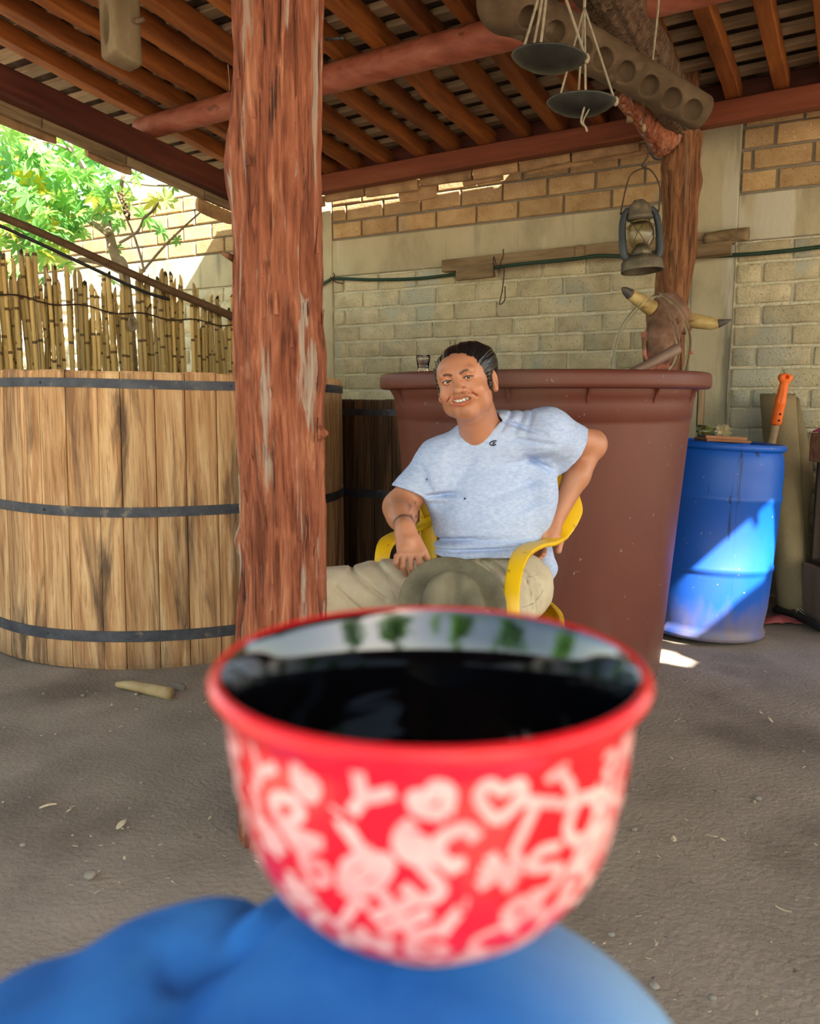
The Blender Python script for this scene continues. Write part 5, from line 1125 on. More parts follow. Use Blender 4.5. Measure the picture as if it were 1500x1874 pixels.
# ================================================================ PHOTOGRAPHER'S LEGS
ph=empty('person',(-.1,-.2,0),'person in blue jeans, seen only as the bent knee that carries the red bowl','person')
def denim_mat():
    m,n,b=new_mat('blue_denim'); L=n.links.new; N_=n.nodes.new; g=N_('ShaderNodeNewGeometry').outputs['Position']
    t=N_('ShaderNodeTexNoise'); t.inputs['Scale'].default_value=22; t.inputs['Detail'].default_value=6; L(g,t.inputs['Vector'])
    r=N_('ShaderNodeValToRGB'); e=r.color_ramp.elements; e[0].position=.3; e[0].color=(.016,.12,.46,1); e[1].position=.7; e[1].color=(.05,.27,.74,1); L(t.outputs['Fac'],r.inputs[0])
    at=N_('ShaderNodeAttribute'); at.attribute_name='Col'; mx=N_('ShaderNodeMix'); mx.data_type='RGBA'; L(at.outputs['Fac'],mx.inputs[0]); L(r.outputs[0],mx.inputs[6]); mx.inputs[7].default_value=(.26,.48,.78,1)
    L(mx.outputs[2],b.inputs['Base Color']); b.inputs['Roughness'].default_value=.9; b.inputs['Sheen Weight'].default_value=.0; b.inputs['Specular IOR Level'].default_value=.1
    w_=N_('ShaderNodeTexWave'); w_.inputs['Scale'].default_value=300; L(g,w_.inputs[0]); bp=N_('ShaderNodeBump'); bp.inputs['Strength'].default_value=.15; bp.inputs['Distance'].default_value=.001; L(w_.outputs['Fac'],bp.inputs['Height']); L(bp.outputs[0],b.inputs['Normal']); return m
M['denim']=denim_mat()
jn=SDF(); KZ=RZ-HB
hipR=(-.30,-.42,.74); kn1=(-.035,.165,KZ-.098); 
jn.cone(hipR,kn1,.105,.094,k=.03); jn.ell((.005,.205,KZ-.082),(.085,.080,.080),k=.05); jn.ell((-.062,.185,KZ-.098),(.104,.098,.098),k=.04)
jn.cone((.0,.19,KZ-.10),(.10,.12,.52),.082,.058,k=.04); jn.cone((.10,.12,.52),(.13,.10,.36),.06,.062,k=.02)
jn.ell((-.20,-.50,.80),(.22,.15,.16),k=.06)
jn.cone((-.10,-.45,.78),(.03,.05,.70),.11,.075,k=.05); jn.cone((.03,.05,.70),(.03,.0,.36),.072,.055,k=.04)
def seg3(p,a,b):
    a=np.array(a);b=np.array(b);ba=b-a;h=np.clip(((p-a)@ba)/(ba@ba),0,1); return np.linalg.norm(p-a-h[:,None]*ba,axis=1)
def fold(X,d):
    # creases that run from behind the knee towards the lower left
    def c2(p,q_,w_,a_):
        a=P(*p);b=P(*q_); return a_*np.exp(-(seg3(np.stack([X[:,0],X[:,1]],-1),(a.x,a.y),(b.x,b.y))/w_)**2)
    f=c2((515,1612,.262),(330,1800,.205),.0055,.014)+c2((330,1800,.205),(230,1900,.17),.007,.010)+c2((590,1668,.243),(430,1770,.212),.006,.009)+c2((430,1770,.212),(300,1890,.18),.008,.012)+c2((160,1700,.235),(90,1800,.20),.010,.006)
    m=sstep(KZ-.16,KZ-.06,X[:,2])
    return np.maximum(d+f*m*.6+.002*fbm(X*16,2,7),X[:,2]-(KZ-.0006))
jn.fn.append(fold)
jn.half((0,0,KZ-.0005),(0,0,1),k=.012) # pressed flat by the bowl
pv,pf=sdf_mesh(jn,(-.55,-.72,.27),(.26,.36,KZ+.03),.0052)
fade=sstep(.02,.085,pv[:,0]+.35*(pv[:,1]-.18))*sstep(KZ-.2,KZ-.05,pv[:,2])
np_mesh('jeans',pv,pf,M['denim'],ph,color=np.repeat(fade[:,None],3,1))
M['shoe']=pmat('dark_leather',[(.02,.015,.012),(.05,.035,.025)],scale=9,rough=.5,bump=.2)
for (x,y,z) in ((.14,.10,.30),(.03,.02,.30)):
    s_=SDF(); s_.cone((x,y-.03,z+.055),(x,y+.16,z+.035),.045,.038,k=.02); s_.cone((x,y,z+.06),(x,y-.005,z+.12),.042,.045,k=.02); s_.half((x,y,z+.004),(0,0,-1),k=.004); v_,f_=sdf_mesh(s_,(x-.08,y-.12,z-.02),(x+.08,y+.24,z+.2),.008); np_mesh('shoe',v_,f_,M['shoe'],ph)
stl=empty('bench',(-.2,-.52,0),'plain wooden bench under the photographer, below and behind the view','bench')
bx('seat',(-.2,-.55,.645),(.7,.34,.04),M['tanboard'],stl)
for sx in(-.5,.1):
    for sy in(-.68,-.42): bx('leg',(sx,sy,.3125),(.05,.05,.625),M['tanboard'],stl)
sb_=empty('step_block',(.08,.08,0),'low wooden block under the photographer\'s feet','block'); bx('block_body',(.08,.08,.148),(.34,.34,.296),M['oldwood'],sb_,.012)
# ================================================================ THE SEATED MAN
man=empty('person',(.2,2.5,0),'smiling dark-haired man in a light blue-grey T-shirt and khaki trousers, seated in the yellow chair','person')
V=lambda *a: np.array(a,float)
def pa(x,y,Y): return np.array(P(x,y,Y))
HR=Matrix.Rotation(math.radians(-12.5),3,'Y')@Matrix.Rotation(math.radians(-17),3,'Z')@Matrix.Rotation(math.radians(3),3,'X'); HRn=np.array(HR)
HC=pa(837,695,2.36)-HRn@V(0,-.090,0)
def hl(x,y,z): return HC+HRn@V(x,y,z)
sk=SDF()
def he(x,y,z,a,b,c_,k=.02,op='u'): sk.ell(hl(x,y,z),(a,b,c_),k,op,HRn)
def hc(p,q,ra,rb,k=.01,op='u'): sk.cone(hl(*p),hl(*q),ra,rb,k,op)
he(0,.012,.018,.077,.095,.064); he(0,-.044,.022,.060,.046,.045,.03); he(0,-.030,-.030,.067,.066,.070,.03); he(0,-.030,-.074,.056,.060,.043,.03)
he(0,-.074,-.101,.026,.021,.019,.025)
for s in(-1,1):
    he(s*.041,-.069,-.038,.025,.021,.022,.018); he(s*.052,-.030,-.072,.020,.034,.030,.02)
hc((-.040,-.0835,.019),(.040,-.0835,.019),.0115,.0115,.014)
for s in(-1,1):
    he(s*.031,-.1015,.001,.0185,.014,.0105,.010,'s')
    he(s*.031,-.0800,.000,.0150,.0120,.0125,.003)
    hc((s*.018,-.0885,.0020),(s*.031,-.0945,.0078),.0028,.0034,.003); hc((s*.031,-.0945,.0078),(s*.046,-.0860,.0020),.0034,.0028,.003)
    hc((s*.019,-.0885,-.0035),(s*.032,-.0930,-.0062),.0026,.0030,.003); hc((s*.032,-.0930,-.0062),(s*.045,-.0860,-.0025),.0030,.0026,.003)
hc((0,-.088,.012),(0,-.1135,-.024),.0078,.0105,.009); he(0,-.1165,-.0275,.0125,.0115,.0100,.007)
for s in(-1,1):
    he(s*.0155,-.1025,-.0310,.0085,.0105,.0080,.006); he(s*.0080,-.1090,-.0385,.0042,.0055,.0036,.002,'s')
def mv(x,y,z): return (x*1.2,y+.012*(x/.038)**2,z+.007)
def he2(x,y,z,a,b,c_,k=.02,op='u'): x,y,z=mv(x,y,z); he(x,y,z,a*1.12,b,c_,k,op)
def hc2(p,q,ra,rb,k=.01,op='u'): hc(mv(*p),mv(*q),ra,rb,k,op)
he2(0,-.088,-.0600,.034,.016,.020,.014)
# smile: mouth slit cut out, lips around it
he2(0,-.1030,-.0665,.0290,.0160,.0082,.003,'s')
for s in(-1,1): hc2((s*.014,-.098,-.0640),(s*.035,-.0860,-.0560),.0074,.0024,.002,'s')
hc2((-.038,-.0835,-.0545),(-.016,-.0975,-.0565),.0026,.0040,.003); hc2((-.016,-.0975,-.0565),(0,-.1010,-.0580),.0040,.0042,.003); hc2((0,-.1010,-.0580),(.016,-.0975,-.0565),.0042,.0040,.003); hc2((.016,-.0975,-.0565),(.038,-.0835,-.0545),.0040,.0026,.003)
hc2((-.037,-.0835,-.0575),(-.015,-.0955,-.0735),.0026,.0048,.003); hc2((-.015,-.0955,-.0735),(0,-.0985,-.0770),.0048,.0055,.003); hc2((0,-.0985,-.0770),(.015,-.0955,-.0735),.0055,.0048,.003); hc2((.015,-.0955,-.0735),(.037,-.0835,-.0575),.0048,.0026,.003)
for s in(-1,1): hc((s*.025,-.0985,-.034),(s*.043,-.0830,-.056),.0016,.0014,.010,'s')
# ears
for s in(-1,1):
    he(s*.084,.012,-.026,.0090,.019,.029,.006); he(s*.092,.005,-.023,.0060,.0110,.019,.004,'s'); he(s*.084,.003,-.052,.0080,.009,.010,.004)
# neck, chest core, arms
NB=pa(884,800,2.57); CH=pa(895,865,2.60); SR=pa(806,842,2.575); SLd=pa(1000,792,2.52)
sk.cone(hl(0,.022,-.055),NB,.058,.064,k=.035); sk.cone(hl(0,-.02,-.085),NB+V(-.01,-.03,-.01),.035,.05,k=.03)
sk.cone(NB+V(0,0,-.012),SR,.045,.050,k=.04); sk.cone(NB+V(0,0,-.012),SLd+V(0,0,-.008),.045,.046,k=.04); sk.ell(CH,(.155,.095,.13),k=.05); sk.ell(pa(885,960,2.57),(.14,.10,.13),k=.05)
ER=pa(731,928,2.56); WR=pa(741,968,2.385); KR=pa(752,1014,2.34)
sk.cone(SR,ER,.054,.049,k=.03); sk.ell(ER*.62+WR*.38,(.047,.07,.045),k=.03); sk.cone(ER,WR,.051,.0300,k=.02)
EL=pa(1083,812,2.665); WL=pa(1012,960,2.575)
sk.cone(SLd+V(0,0,-.008),EL,.050,.045,k=.03); sk.cone(EL,EL*.6+WL*.4,.041,.0405,k=.02); sk.cone(EL*.6+WL*.4,WL,.0405,.0255,k=.02); sk.ell(EL+V(.010,.0,-.008),(.030,.032,.036),k=.02)
# right hand (on the thigh): palm then fingers bending down
def nrm(v): return v/np.linalg.norm(v)
sk.cone(WR,WR*.5+KR*.5,.0285,.029,k=.012)
side=nrm(pa(776,1012,2.35)-pa(728,1014,2.35))
for t,r in((-.030,.0115),(-.011,.0125),(.010,.0125),(.029,.0120)):
    sk.cone(WR*.75+KR*.25+side*t*.6,KR+side*t,.016,r,k=.012)
fr_=[(-.031,(726,1018),(724,1029),(730,1038),.0088),(-.012,(738,1020),(737,1037),(743,1052),.0096),(.009,(751,1020),(752,1040),(757,1055),.0098),(.029,(765,1017),(767,1031),(768,1044),.0094)]
for t,a,b,c_,r in fr_:
    A=pa(a[0],a[1],2.335);B=pa(b[0],b[1],2.325);Cc=pa(c_[0],c_[1],2.345)
    sk.cone(KR+side*t,A,r+.0015,r,k=.004); sk.cone(A,B,r,r*.93,k=.002); sk.cone(B,Cc,r*.93,r*.80,k=.002)
sk.cone(WR*.55+KR*.45+side*.026,pa(775,1008,2.355),.014,.0115,k=.008); sk.cone(pa(775,1008,2.355),pa(780,1020,2.355),.0115,.0105,k=.002); sk.cone(pa(780,1020,2.355),pa(784,1031,2.365),.0105,.0085,k=.002)
# left hand gripping the chair arm
PLm=pa(990,979,2.555)
sk.cone(WL,PLm,.026,.026,k=.012); sk.cone(PLm,pa(972,984,2.555),.024,.019,k=.012); sk.cone(pa(1014,972,2.56),pa(1005,988,2.54),.022,.016,k=.012)
sk.cone(pa(1010,976,2.56),pa(1024,992,2.55),.016,.0125,k=.008); sk.cone(pa(1024,992,2.55),pa(1022,1008,2.54),.0122,.0095,k=.003)
for (a,b,c_,Yt) in (((968,985),(964,1000),(971,1021),2.53),((976,985),(975,1003),(980,1024),2.525),((985,986),(986,1004),(988,1022),2.52),((994,986),(996,1002),(994,1015),2.52)):
    A=pa(a[0],a[1],2.58);B=pa(b[0],b[1],2.60);Cc=pa(c_[0],c_[1],Yt); sk.cone(A,B,.0115,.0105,k=.003); sk.cone(B,Cc,.0105,.0085,k=.002)
pv,pf=sdf_mesh(sk,(-.16,2.20,.52),(.78,2.82,1.38),.0022)
# skin colour: lips, brows, stubble, tattoo ink
lc=(pv-HC)@HRn; 
def seg(p,a,b):
    a=V(*a);b=V(*b);ba=b-a;h=np.clip(((p-a)@ba)/(ba@ba),0,1); return np.linalg.norm(p-a-h[:,None]*ba,axis=1)
def poly(p,pts): return np.minimum.reduce([seg(p,pts[i],pts[i+1]) for i in range(len(pts)-1)])
colr=np.ones((len(pv),3)); mott=1+.10*fbm(pv*30,3,2)[:,None]; colr*=mott
head=np.linalg.norm(lc,axis=1)<.16
def blend(mask,c_): 
    global colr
    mask=np.clip(mask,0,1)[:,None]; colr=colr*(1-mask)+np.array(c_)*mask*mott
up=poly(lc,[mv(*q) for q in [(-.038,-.0865,-.0545),(-.016,-.1010,-.0565),(0,-.1045,-.0580),(.016,-.1010,-.0565),(.038,-.0865,-.0545)]]); lo=poly(lc,[mv(*q) for q in [(-.037,-.0865,-.0575),(-.015,-.0995,-.0750),(0,-.1030,-.0785),(.015,-.0995,-.0750),(.037,-.0865,-.0575)]])
blend(head*sstep(.0058,.0042,up)*.8,(.86,.50,.46)); blend(head*sstep(.0072,.0052,lo)*.8,(.98,.56,.54))
for s in(-1,1):
    br_=poly(lc,[(s*.0140,-.0985,.0165),(s*.027,-.0975,.0212),(s*.040,-.0910,.0200),(s*.049,-.0820,.0135)]); blend(head*sstep(.0048,.0028,br_)*.93*(lc[:,1]<-.06),(.13,.10,.09))
    ld=poly(lc,[(s*.0185,-.0915,.0015),(s*.031,-.0965,.0040),(s*.0455,-.0885,.0010)]); blend(head*sstep(.0032,.0018,ld)*.95,(.07,.045,.04))
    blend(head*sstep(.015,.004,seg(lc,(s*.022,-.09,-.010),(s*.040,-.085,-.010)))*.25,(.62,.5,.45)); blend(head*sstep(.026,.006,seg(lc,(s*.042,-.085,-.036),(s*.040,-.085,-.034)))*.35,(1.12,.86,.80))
blend(head*sstep(.020,.006,seg(lc,(-.004,-.095,-.094),(.004,-.092,-.102)))*.50*(.6+.6*np.clip(fbm(pv*220,2,4),0,1)),(.34,.27,.24)); blend(head*sstep(.0085,.004,poly(lc,[(-.022,-.102,-.0465),(0,-.107,-.0445),(.022,-.102,-.0465)]))*.40,(.42,.33,.30))
blend(head*sstep(.016,.0,np.abs(np.linalg.norm((lc-V(0,-.03,-.075))/V(1,1,.9),axis=1)-.072))*(lc[:,2]<-.06)*.18,(.45,.36,.32))
tt=sstep(.0,.012,fbm(pv*np.array([26,26,26]),2,17)-.10); tz=sstep(.045,.03,seg(pv,pa(752,935,2.49),pa(757,965,2.42)))
blend(tt*tz*.75,(.22,.28,.27)); blend(sstep(.009,.005,np.abs((pv-WR)@nrm(ER-WR)-.026))*(np.linalg.norm(pv-WR,axis=1)<.06)*.8*(fbm(pv*60,2,8)>-.25),(.20,.22,.22))
blend(sstep(.0095,.006,seg(pv,pa(1039,940,2.52),pa(1030,952,2.52)))*.85,(.12,.12,.13))
def skin_mat():
    m,n,b=new_mat('skin'); L=n.links.new; N_=n.nodes.new; at=N_('ShaderNodeAttribute'); at.attribute_name='Col'
    mx=N_('ShaderNodeMix'); mx.data_type='RGBA'; mx.blend_type='MULTIPLY'; mx.inputs[0].default_value=1; mx.inputs[6].default_value=(.51,.22,.12,1); L(at.outputs['Color'],mx.inputs[7]); L(mx.outputs[2],b.inputs['Base Color'])
    b.inputs['Roughness'].default_value=.42; b.inputs['Specular IOR Level'].default_value=.45; b.inputs['Subsurface Weight'].default_value=.12; b.inputs['Subsurface Radius'].default_value=(.012,.005,.003); b.inputs['Subsurface Scale'].default_value=.5
    t=N_('ShaderNodeTexNoise'); t.inputs['Scale'].default_value=350; g=N_('ShaderNodeNewGeometry').outputs['Position']; L(g,t.inputs['Vector']); bp=N_('ShaderNodeBump'); bp.inputs['Strength'].default_value=.12; bp.inputs['Distance'].default_value=.001; L(t.outputs['Fac'],bp.inputs['Height']); L(bp.outputs[0],b.inputs['Normal']); return m
body=np_mesh('body',pv,pf,skin_mat(),man,color=colr)
# eyes
wm=gloss('eye_white',(.62,.55,.52),.2,.5); im=gloss('brown_iris',(.012,.006,.004),.1,.8)
for s in(-1,1):
    c_=Vector(hl(s*.031,-.0805,.0005)); e=MB().ball(c_,.0138,20).build('eye',wm,man,True)
    d=(Vector((0,0,H))-c_).normalized(); MB().ball(c_+d*.0088,.0068,14).build('iris',im,e,True)
# teeth
tm=gloss('teeth',(.92,.90,.84),.25,.4); tb=MB()
for i in range(-4,4):
    x=(i+.5)*.0078; y=-.0970+.030*(abs(x)/.025)**2*.42; c_=Vector(hl(*mv(x,y+.002,-.0645+.0035*(abs(x)/.025)**2))); Rt_=HR@Matrix.Rotation(math.atan2(.030*2*.42*x/.025**2,1),3,'Z')
    tb.box((0,0,0),(.0090,.005,.0104-.0010*abs(i+.5)*.4),ch=.0009); n8=24; 
    for q in range(len(tb.v)-24,len(tb.v)): tb.v[q]=Rt_@tb.v[q]+c_
tb.build('teeth',tm,man,True)
MB().ball(Vector(hl(0,-.080,-.061)),.012,12,sc3=(1.9,.8,.7)).build('mouth_inside',gloss('mouth_dark',(.08,.015,.012),.5,0),man,True)
# hair
hr=SDF()
def re(x,y,z,a,b,c_,k=.02,op='u'): hr.ell(hl(x,y,z),(a,b,c_),k,op,HRn)
re(0,.018,.020,.0890,.102,.0735); re(.02,.03,.028,.076,.085,.064,.03); re(0,.045,-.02,.078,.066,.07,.03)
re(-.004,-.118,-.022,.0560,.088,.0800,.006,'s'); re(0,-.085,-.085,.095,.098,.062,.006,'s'); 
hr.half(hl(0,.02,-.068),HRn@V(0,-.35,-1),k=.01)
for s in(-1,1): hr.cone(hl(s*.0740,-.018,.020),hl(s*.0750,-.024,-.046),.0085,.0055,k=.01); re(s*.090,.010,-.028,.012,.019,.033,.004,'s')
def strands(X,d):
    l=(X-HC)@HRn; a=np.arctan2(l[:,0],l[:,2]+.03); return d+.0030*fbm(np.stack([a*16,l[:,1]*9,np.linalg.norm(l,axis=1)*12],-1),2,3)+.0022*fbm(np.stack([a*48,l[:,1]*16,0*a],-1),2,6)
hr.fn.append(strands)
hv,hf=sdf_mesh(hr,HC-.17,HC+.17,.0021)
hm,hn,hb_=new_mat('black_hair'); hb_.inputs['Base Color'].default_value=(.010,.008,.008,1); hb_.inputs['Roughness'].default_value=.33; hb_.inputs['Specular IOR Level'].default_value=.5
np_mesh('hair',hv,hf,hm,man)
hb3=MB()
for i in range(22):   # loose short tips on the left side and nape
    a=random.uniform(-1.3,1.2); l=Vector((.088*math.sin(a),random.uniform(-.03,.04),.026+.084*math.cos(a)*random.uniform(.5,1))); p=Vector(hl(*l)); d=(HR@Vector((math.sin(a)*.8,.5,math.cos(a)*.4))).normalized()
    hb3.tube([p-d*.004,p+d*.003,p+d*.006+Vector((0,.003,-.003))],[.0013,.001,.0004],4)
for i in range(0):
    p=Vector(hl(.056+random.uniform(-.01,.008),.045,-.046+random.uniform(-.01,.01))); hb3.tube([p,p+HR@Vector((.010,.0,-.010)),p+HR@Vector((.018,0,-.009))],[.0025,.002,.0006],4)
o=hb3.build('hair_tips',hm,man,True); tag(o,kind='stuff')

# T-shirt ------------------------------------------------------------
st_=SDF()
st_.ell(CH+V(.002,0,0),(.172,.112,.145),k=.06); st_.ell(pa(888,945,2.56),(.172,.126,.15),k=.06); st_.ell(pa(893,1010,2.565),(.176,.128,.085),k=.05)
st_.cone(NB+V(0,.005,-.006),SR+V(0,0,-.006),.069,.070,k=.05); st_.cone(NB+V(.012,.005,-.004),SLd+V(0,0,-.004),.069,.072,k=.05); st_.ell(pa(905,810,2.56),(.10,.075,.06),k=.05); st_.ell(pa(935,772,2.56),(.055,.060,.030),k=.04)
st_.ell(pa(990,905,2.57),(.05,.08,.12),k=.05); st_.ell(pa(797,880,2.565),(.040,.07,.09),k=.05); st_.ell(pa(840,1012,2.50),(.07,.06,.04),k=.05)
slR=SDF(); hemR=SR*.30+ER*.70+V(.004,0,-.0); dR=nrm(ER-SR); slR.cone(SR,hemR+dR*.05,.068,.066,k=.02); slR.half(hemR,nrm(V(-.36,-.15,-.92)),k=.003); slR.cone(SR*.4+hemR*.6,hemR+dR*.1,.058,.060,k=.002,op='s')
slL=SDF(); hemL=pa(1047,822,2.60); dL=nrm(EL-SLd); slL.cone(SLd,hemL+dL*.06,.074,.073,k=.02); slL.ell(hemL+V(-.02,0,-.03),(.05,.05,.05),k=.04); slL.half(hemL,nrm(V(.80,.25,-.50)),k=.003); slL.cone(SLd*.3+hemL*.7,hemL+dL*.1,.064,.066,k=.002,op='s')
def smin(a,b,k): h=np.maximum(k-np.abs(a-b),0)/k; return np.minimum(a,b)-h*h*k*.25
def shirt_f(X,d):
    d=smin(d,slR.ev(X),.03); d=smin(d,slL.ev(X),.035)
    # neck opening
    n1=SDF(); n1.cone(NB+V(-.002,-.006,.014),hl(0,.0,-.06),.0630,.068,k=.01); n1.ell(pa(859,786,2.46),(.040,.06,.036),k=.02); n1.ell(pa(846,786,2.46),(.030,.06,.030),k=.02); e=n1.ev(X)
    d=np.maximum(d,-e)
    # folds
    px=X[:,0];pz=X[:,2]
    f=0
    def crease(a,b,w_,amp):
        nonlocal f
        Q=np.stack([px,pz],-1); A=np.array((a[0],a[2]));Bb=np.array((b[0],b[2])); ba=Bb-A; hh=((Q-A)@ba)/(ba@ba); s=np.linalg.norm(Q-A-np.clip(hh,0,1)[:,None]*ba+ (.004*np.sin(hh*7))[:,None]*0,axis=1); f=f+amp*np.exp(-(s/w_)**2)*sstep(-.25,.3,hh)*sstep(1.25,.55,hh)
    crease(pa(995,795,2.5),pa(905,765,2.5),.007,0.0120); crease(pa(1005,812,2.5),pa(915,800,2.5),.009,0.0100); crease(pa(1010,835,2.5),pa(930,850,2.5),.012,0.0100); crease(pa(1012,862,2.5),pa(960,835,2.5),.008,0.0120)
    crease(pa(781,913,2.45),pa(850,905,2.45),.008,0.0160); crease(pa(785,925,2.45),pa(835,930,2.45),.012,0.0080); crease(pa(1000,880,2.45),pa(880,915,2.45),.014,0.0080); crease(pa(870,835,2.45),pa(845,880,2.45),.012,0.0060)
    crease(pa(780,1000,2.45),pa(870,985,2.45),.007,0.0120); crease(pa(790,1010,2.45),pa(960,1003,2.45),.006,0.0120); crease(pa(800,990,2.45),pa(960,988,2.45),.010,0.0080); crease(pa(940,940,2.45),pa(1000,915,2.45),.012,0.0080)
    crease(pa(835,800,2.45),pa(800,850,2.45),.010,-.003); crease(pa(770,850,2.45),pa(792,905,2.45),.008,0.0100); crease(pa(985,760,2.5),pa(1040,800,2.5),.008,0.0080); crease(pa(960,755,2.5),pa(935,800,2.5),.007,0.0080); crease(pa(975,752,2.5),pa(958,800,2.5),.006,0.0080); crease(pa(940,752,2.5),pa(915,790,2.5),.006,0.0080)
    return d+f+.0045*fbm(X*np.array([11,11,15]),3,5)+.0018*fbm(X*np.array([26,20,36]),2,15)
st_.fn.append(shirt_f)
st_.half(pa(890,1020,2.45),nrm(V(.04,.30,-1)),k=.006)
sv,sf_=sdf_mesh(st_,(-.12,2.36,.60),(.68,2.80,1.18),.0033)
M['tee']=pmat('heather_blue_cotton',[(.37,.47,.72),(.46,.56,.80),(.56,.65,.88)],scale=70,stretch=(1,1,2.2),coord='World',rough=.95,bump=.15,spec=.1,bscale=240,bdist=.002)
tee=np_mesh('t_shirt',sv,sf_,M['tee'],man)
def hit(sd,x,y,t0=1.9,t1=3.2):
    r=np.array(ray(x,y)); o=np.array((0,0,H)); t=t0
    for _ in range(90):
        p=o+r*t; d=float(sd.ev(p[None])[0])
        if d<.0006: return p
        t+=d*.6
        if t>t1: return None
    return p
# hanging back tail of the shirt at the right hip
tl_=SDF(); tl_.cone(pa(985,985,2.60),pa(1001,1040,2.60),.035,.030,k=.02); tl_.cone(pa(1001,1040,2.60),pa(994,1085,2.60),.028,.012,k=.02); tl_.fn.append(lambda X,d:d+.004*fbm(X*np.array([30,20,12]),2,3)); v_,f_=sdf_mesh(tl_,pa(995,1040,2.6)-.14,pa(995,1040,2.6)+.14,.005); np_mesh('shirt_tail',v_,f_,M['tee'],man)
ng=[]
for (x,y) in ((832,783),(834,794),(839,804),(849,812),(861,815),(873,811),(885,802),(898,790),(911,774)):
    p=hit(st_,x,y)
    if p is not None and p[1]<2.60 and (not ng or abs(p[1]-ng[-1].y)<.022): ng.append(Vector(p)+Vector((0,-.0005,0)))
if len(ng)>4: MB().tube(ng,.0042,8,n=50).build('collar',M['tee'],tee,True)
lm,_,lb_=new_mat('navy_thread'); lb_.inputs['Base Color'].default_value=(.006,.008,.02,1); lb_.inputs['Roughness'].default_value=.8
def on_tee(pts,r,nm,par):
    q=[hit(st_,x,y) for x,y in pts]; q=[Vector(p)+Vector((0,-.0006,0)) for p in q if p is not None]
    if len(q)>1: return MB().tube(q,r,6,n=24).build(nm,lm,par,True)
lg=on_tee([(908.5,807.2),(904,806.6),(898.5,808.6),(896,811.8),(898,814.6),(903,815),(907.6,813.4)],.0017,'chest_emblem',tee)
on_tee([(903.6,808.6),(901.4,813.6)],.0019,'emblem_bar',lg); on_tee([(906.2,808.6),(904.6,812.8)],.0010,'emblem_bar',lg)
q=hit(st_,850.5,912.5); MB().ball(Vector(q),.0032,8,sc3=(1.2,.4,1)).build('small_dark_hole',lm,tee,True)

# trousers --------------------------------------------------------------
tr=SDF(); HRp=pa(862,1078,2.53); KNr=pa(556,1092,2.30); HLp=pa(945,1078,2.50); KNl=pa(846,1200,2.08)
tr.ell(pa(897,1062,2.56),(.178,.13,.105),k=.05); tr.cone(HRp,HRp*.45+KNr*.55,.105,.092,k=.05); tr.cone(HRp*.45+KNr*.55,KNr,.092,.080,k=.05); tr.cone(KNr,(KNr[0]+.015,KNr[1]+.05,.10),.072,.055,k=.03)
tr.cone(HLp+V(.005,0,-.005),KNl,.100,.078,k=.05); tr.cone(KNl,(KNl[0]+.03,KNl[1]+.08,.10),.072,.055,k=.03); tr.ell(pa(957,1070,2.50),(.080,.09,.085),k=.04)
def tf_(X,d):
    f=.004*fbm(X*np.array([8,14,20]),3,25)+.0025*fbm(X*np.array([14,20,45]),2,35)
    def crease(a,b,w_,amp): return amp*np.exp(-(seg(np.stack([X[:,0],0*X[:,0],X[:,2]],-1),(a[0],0,a[2]),(b[0],0,b[2]))/w_)**2)
    f=f+crease(pa(640,1048,2.3),pa(705,1098,2.3),.006,0.0120)+crease(pa(615,1070,2.3),pa(665,1120,2.3),.007,0.0120)+crease(pa(680,1035,2.3),pa(735,1078,2.3),.008,0.0100)+crease(pa(825,1000,2.45),pa(850,1030,2.45),.006,0.0080)
    f=f+crease(pa(875,1022,2.4),pa(925,1050,2.4),.006,0.0120)+crease(pa(880,1035,2.4),pa(922,1072,2.4),.005,0.0100)+crease(pa(885,1015,2.4),pa(935,1030,2.4),.005,0.0100)+crease(pa(955,1045,2.4),pa(985,1070,2.4),.005,0.0080)+crease(pa(962,1060,2.4),pa(968,1110,2.4),.004,0.0080)+crease(pa(975,1065,2.4),pa(980,1110,2.4),.004,0.0060)
    return d+f
tr.fn.append(tf_); tr.half((0,0,.09),(0,0,-1),k=.004)
v_,f_=sdf_mesh(tr,(-.44,1.96,.06),(.50,2.74,.78),.0055)
M['khaki']=pmat('khaki_cotton',[(.46,.39,.27),(.58,.50,.36),(.66,.58,.43)],scale=9,coord='World',rough=.93,bump=.2,spec=.15,bscale=200,bdist=.002)
pants=np_mesh('trousers',v_,f_,M['khaki'],man)
def on_p(pts,r,nm,mat,n=30):
    q=[hit(tr,x,y) for x,y in pts]; q=[Vector(p)+Vector((0,-.0003,0)) for p in q if p is not None]
    if len(q)>1: MB().tube(q,r,6,n=n).build(nm,mat,pants,True)
M['seam']=pmat('pale_seam',[(.44,.39,.28),(.5,.45,.33)],rough=.9,bump=.1)
on_p([(668,1022),(690,1035),(705,1055),(718,1085),(726,1100)],.0022,'side_seam',M['seam']); on_p([(955,1112),(975,1105),(987,1092),(993,1080)],.0014,'side_seam',M['seam']); on_p([(945,1062),(965,1058),(985,1052)],.0013,'pocket_seam',M['seam'])
for (kx,ky) in ((KNr[0]+.015,KNr[1]+.05),(KNl[0]+.03,KNl[1]+.08)):
    s_=SDF(); s_.cone((kx,ky,.055),(kx-.01,ky-.17,.035),.045,.036,k=.02); s_.cone((kx,ky,.06),(kx,ky+.01,.12),.045,.045,k=.02); s_.half((kx,ky,.004),(0,0,-1),k=.004); a_,b_=sdf_mesh(s_,(kx-.08,ky-.25,-.02),(kx+.08,ky+.08,.2),.008); np_mesh('shoe',a_,b_,M['shoe'],man)

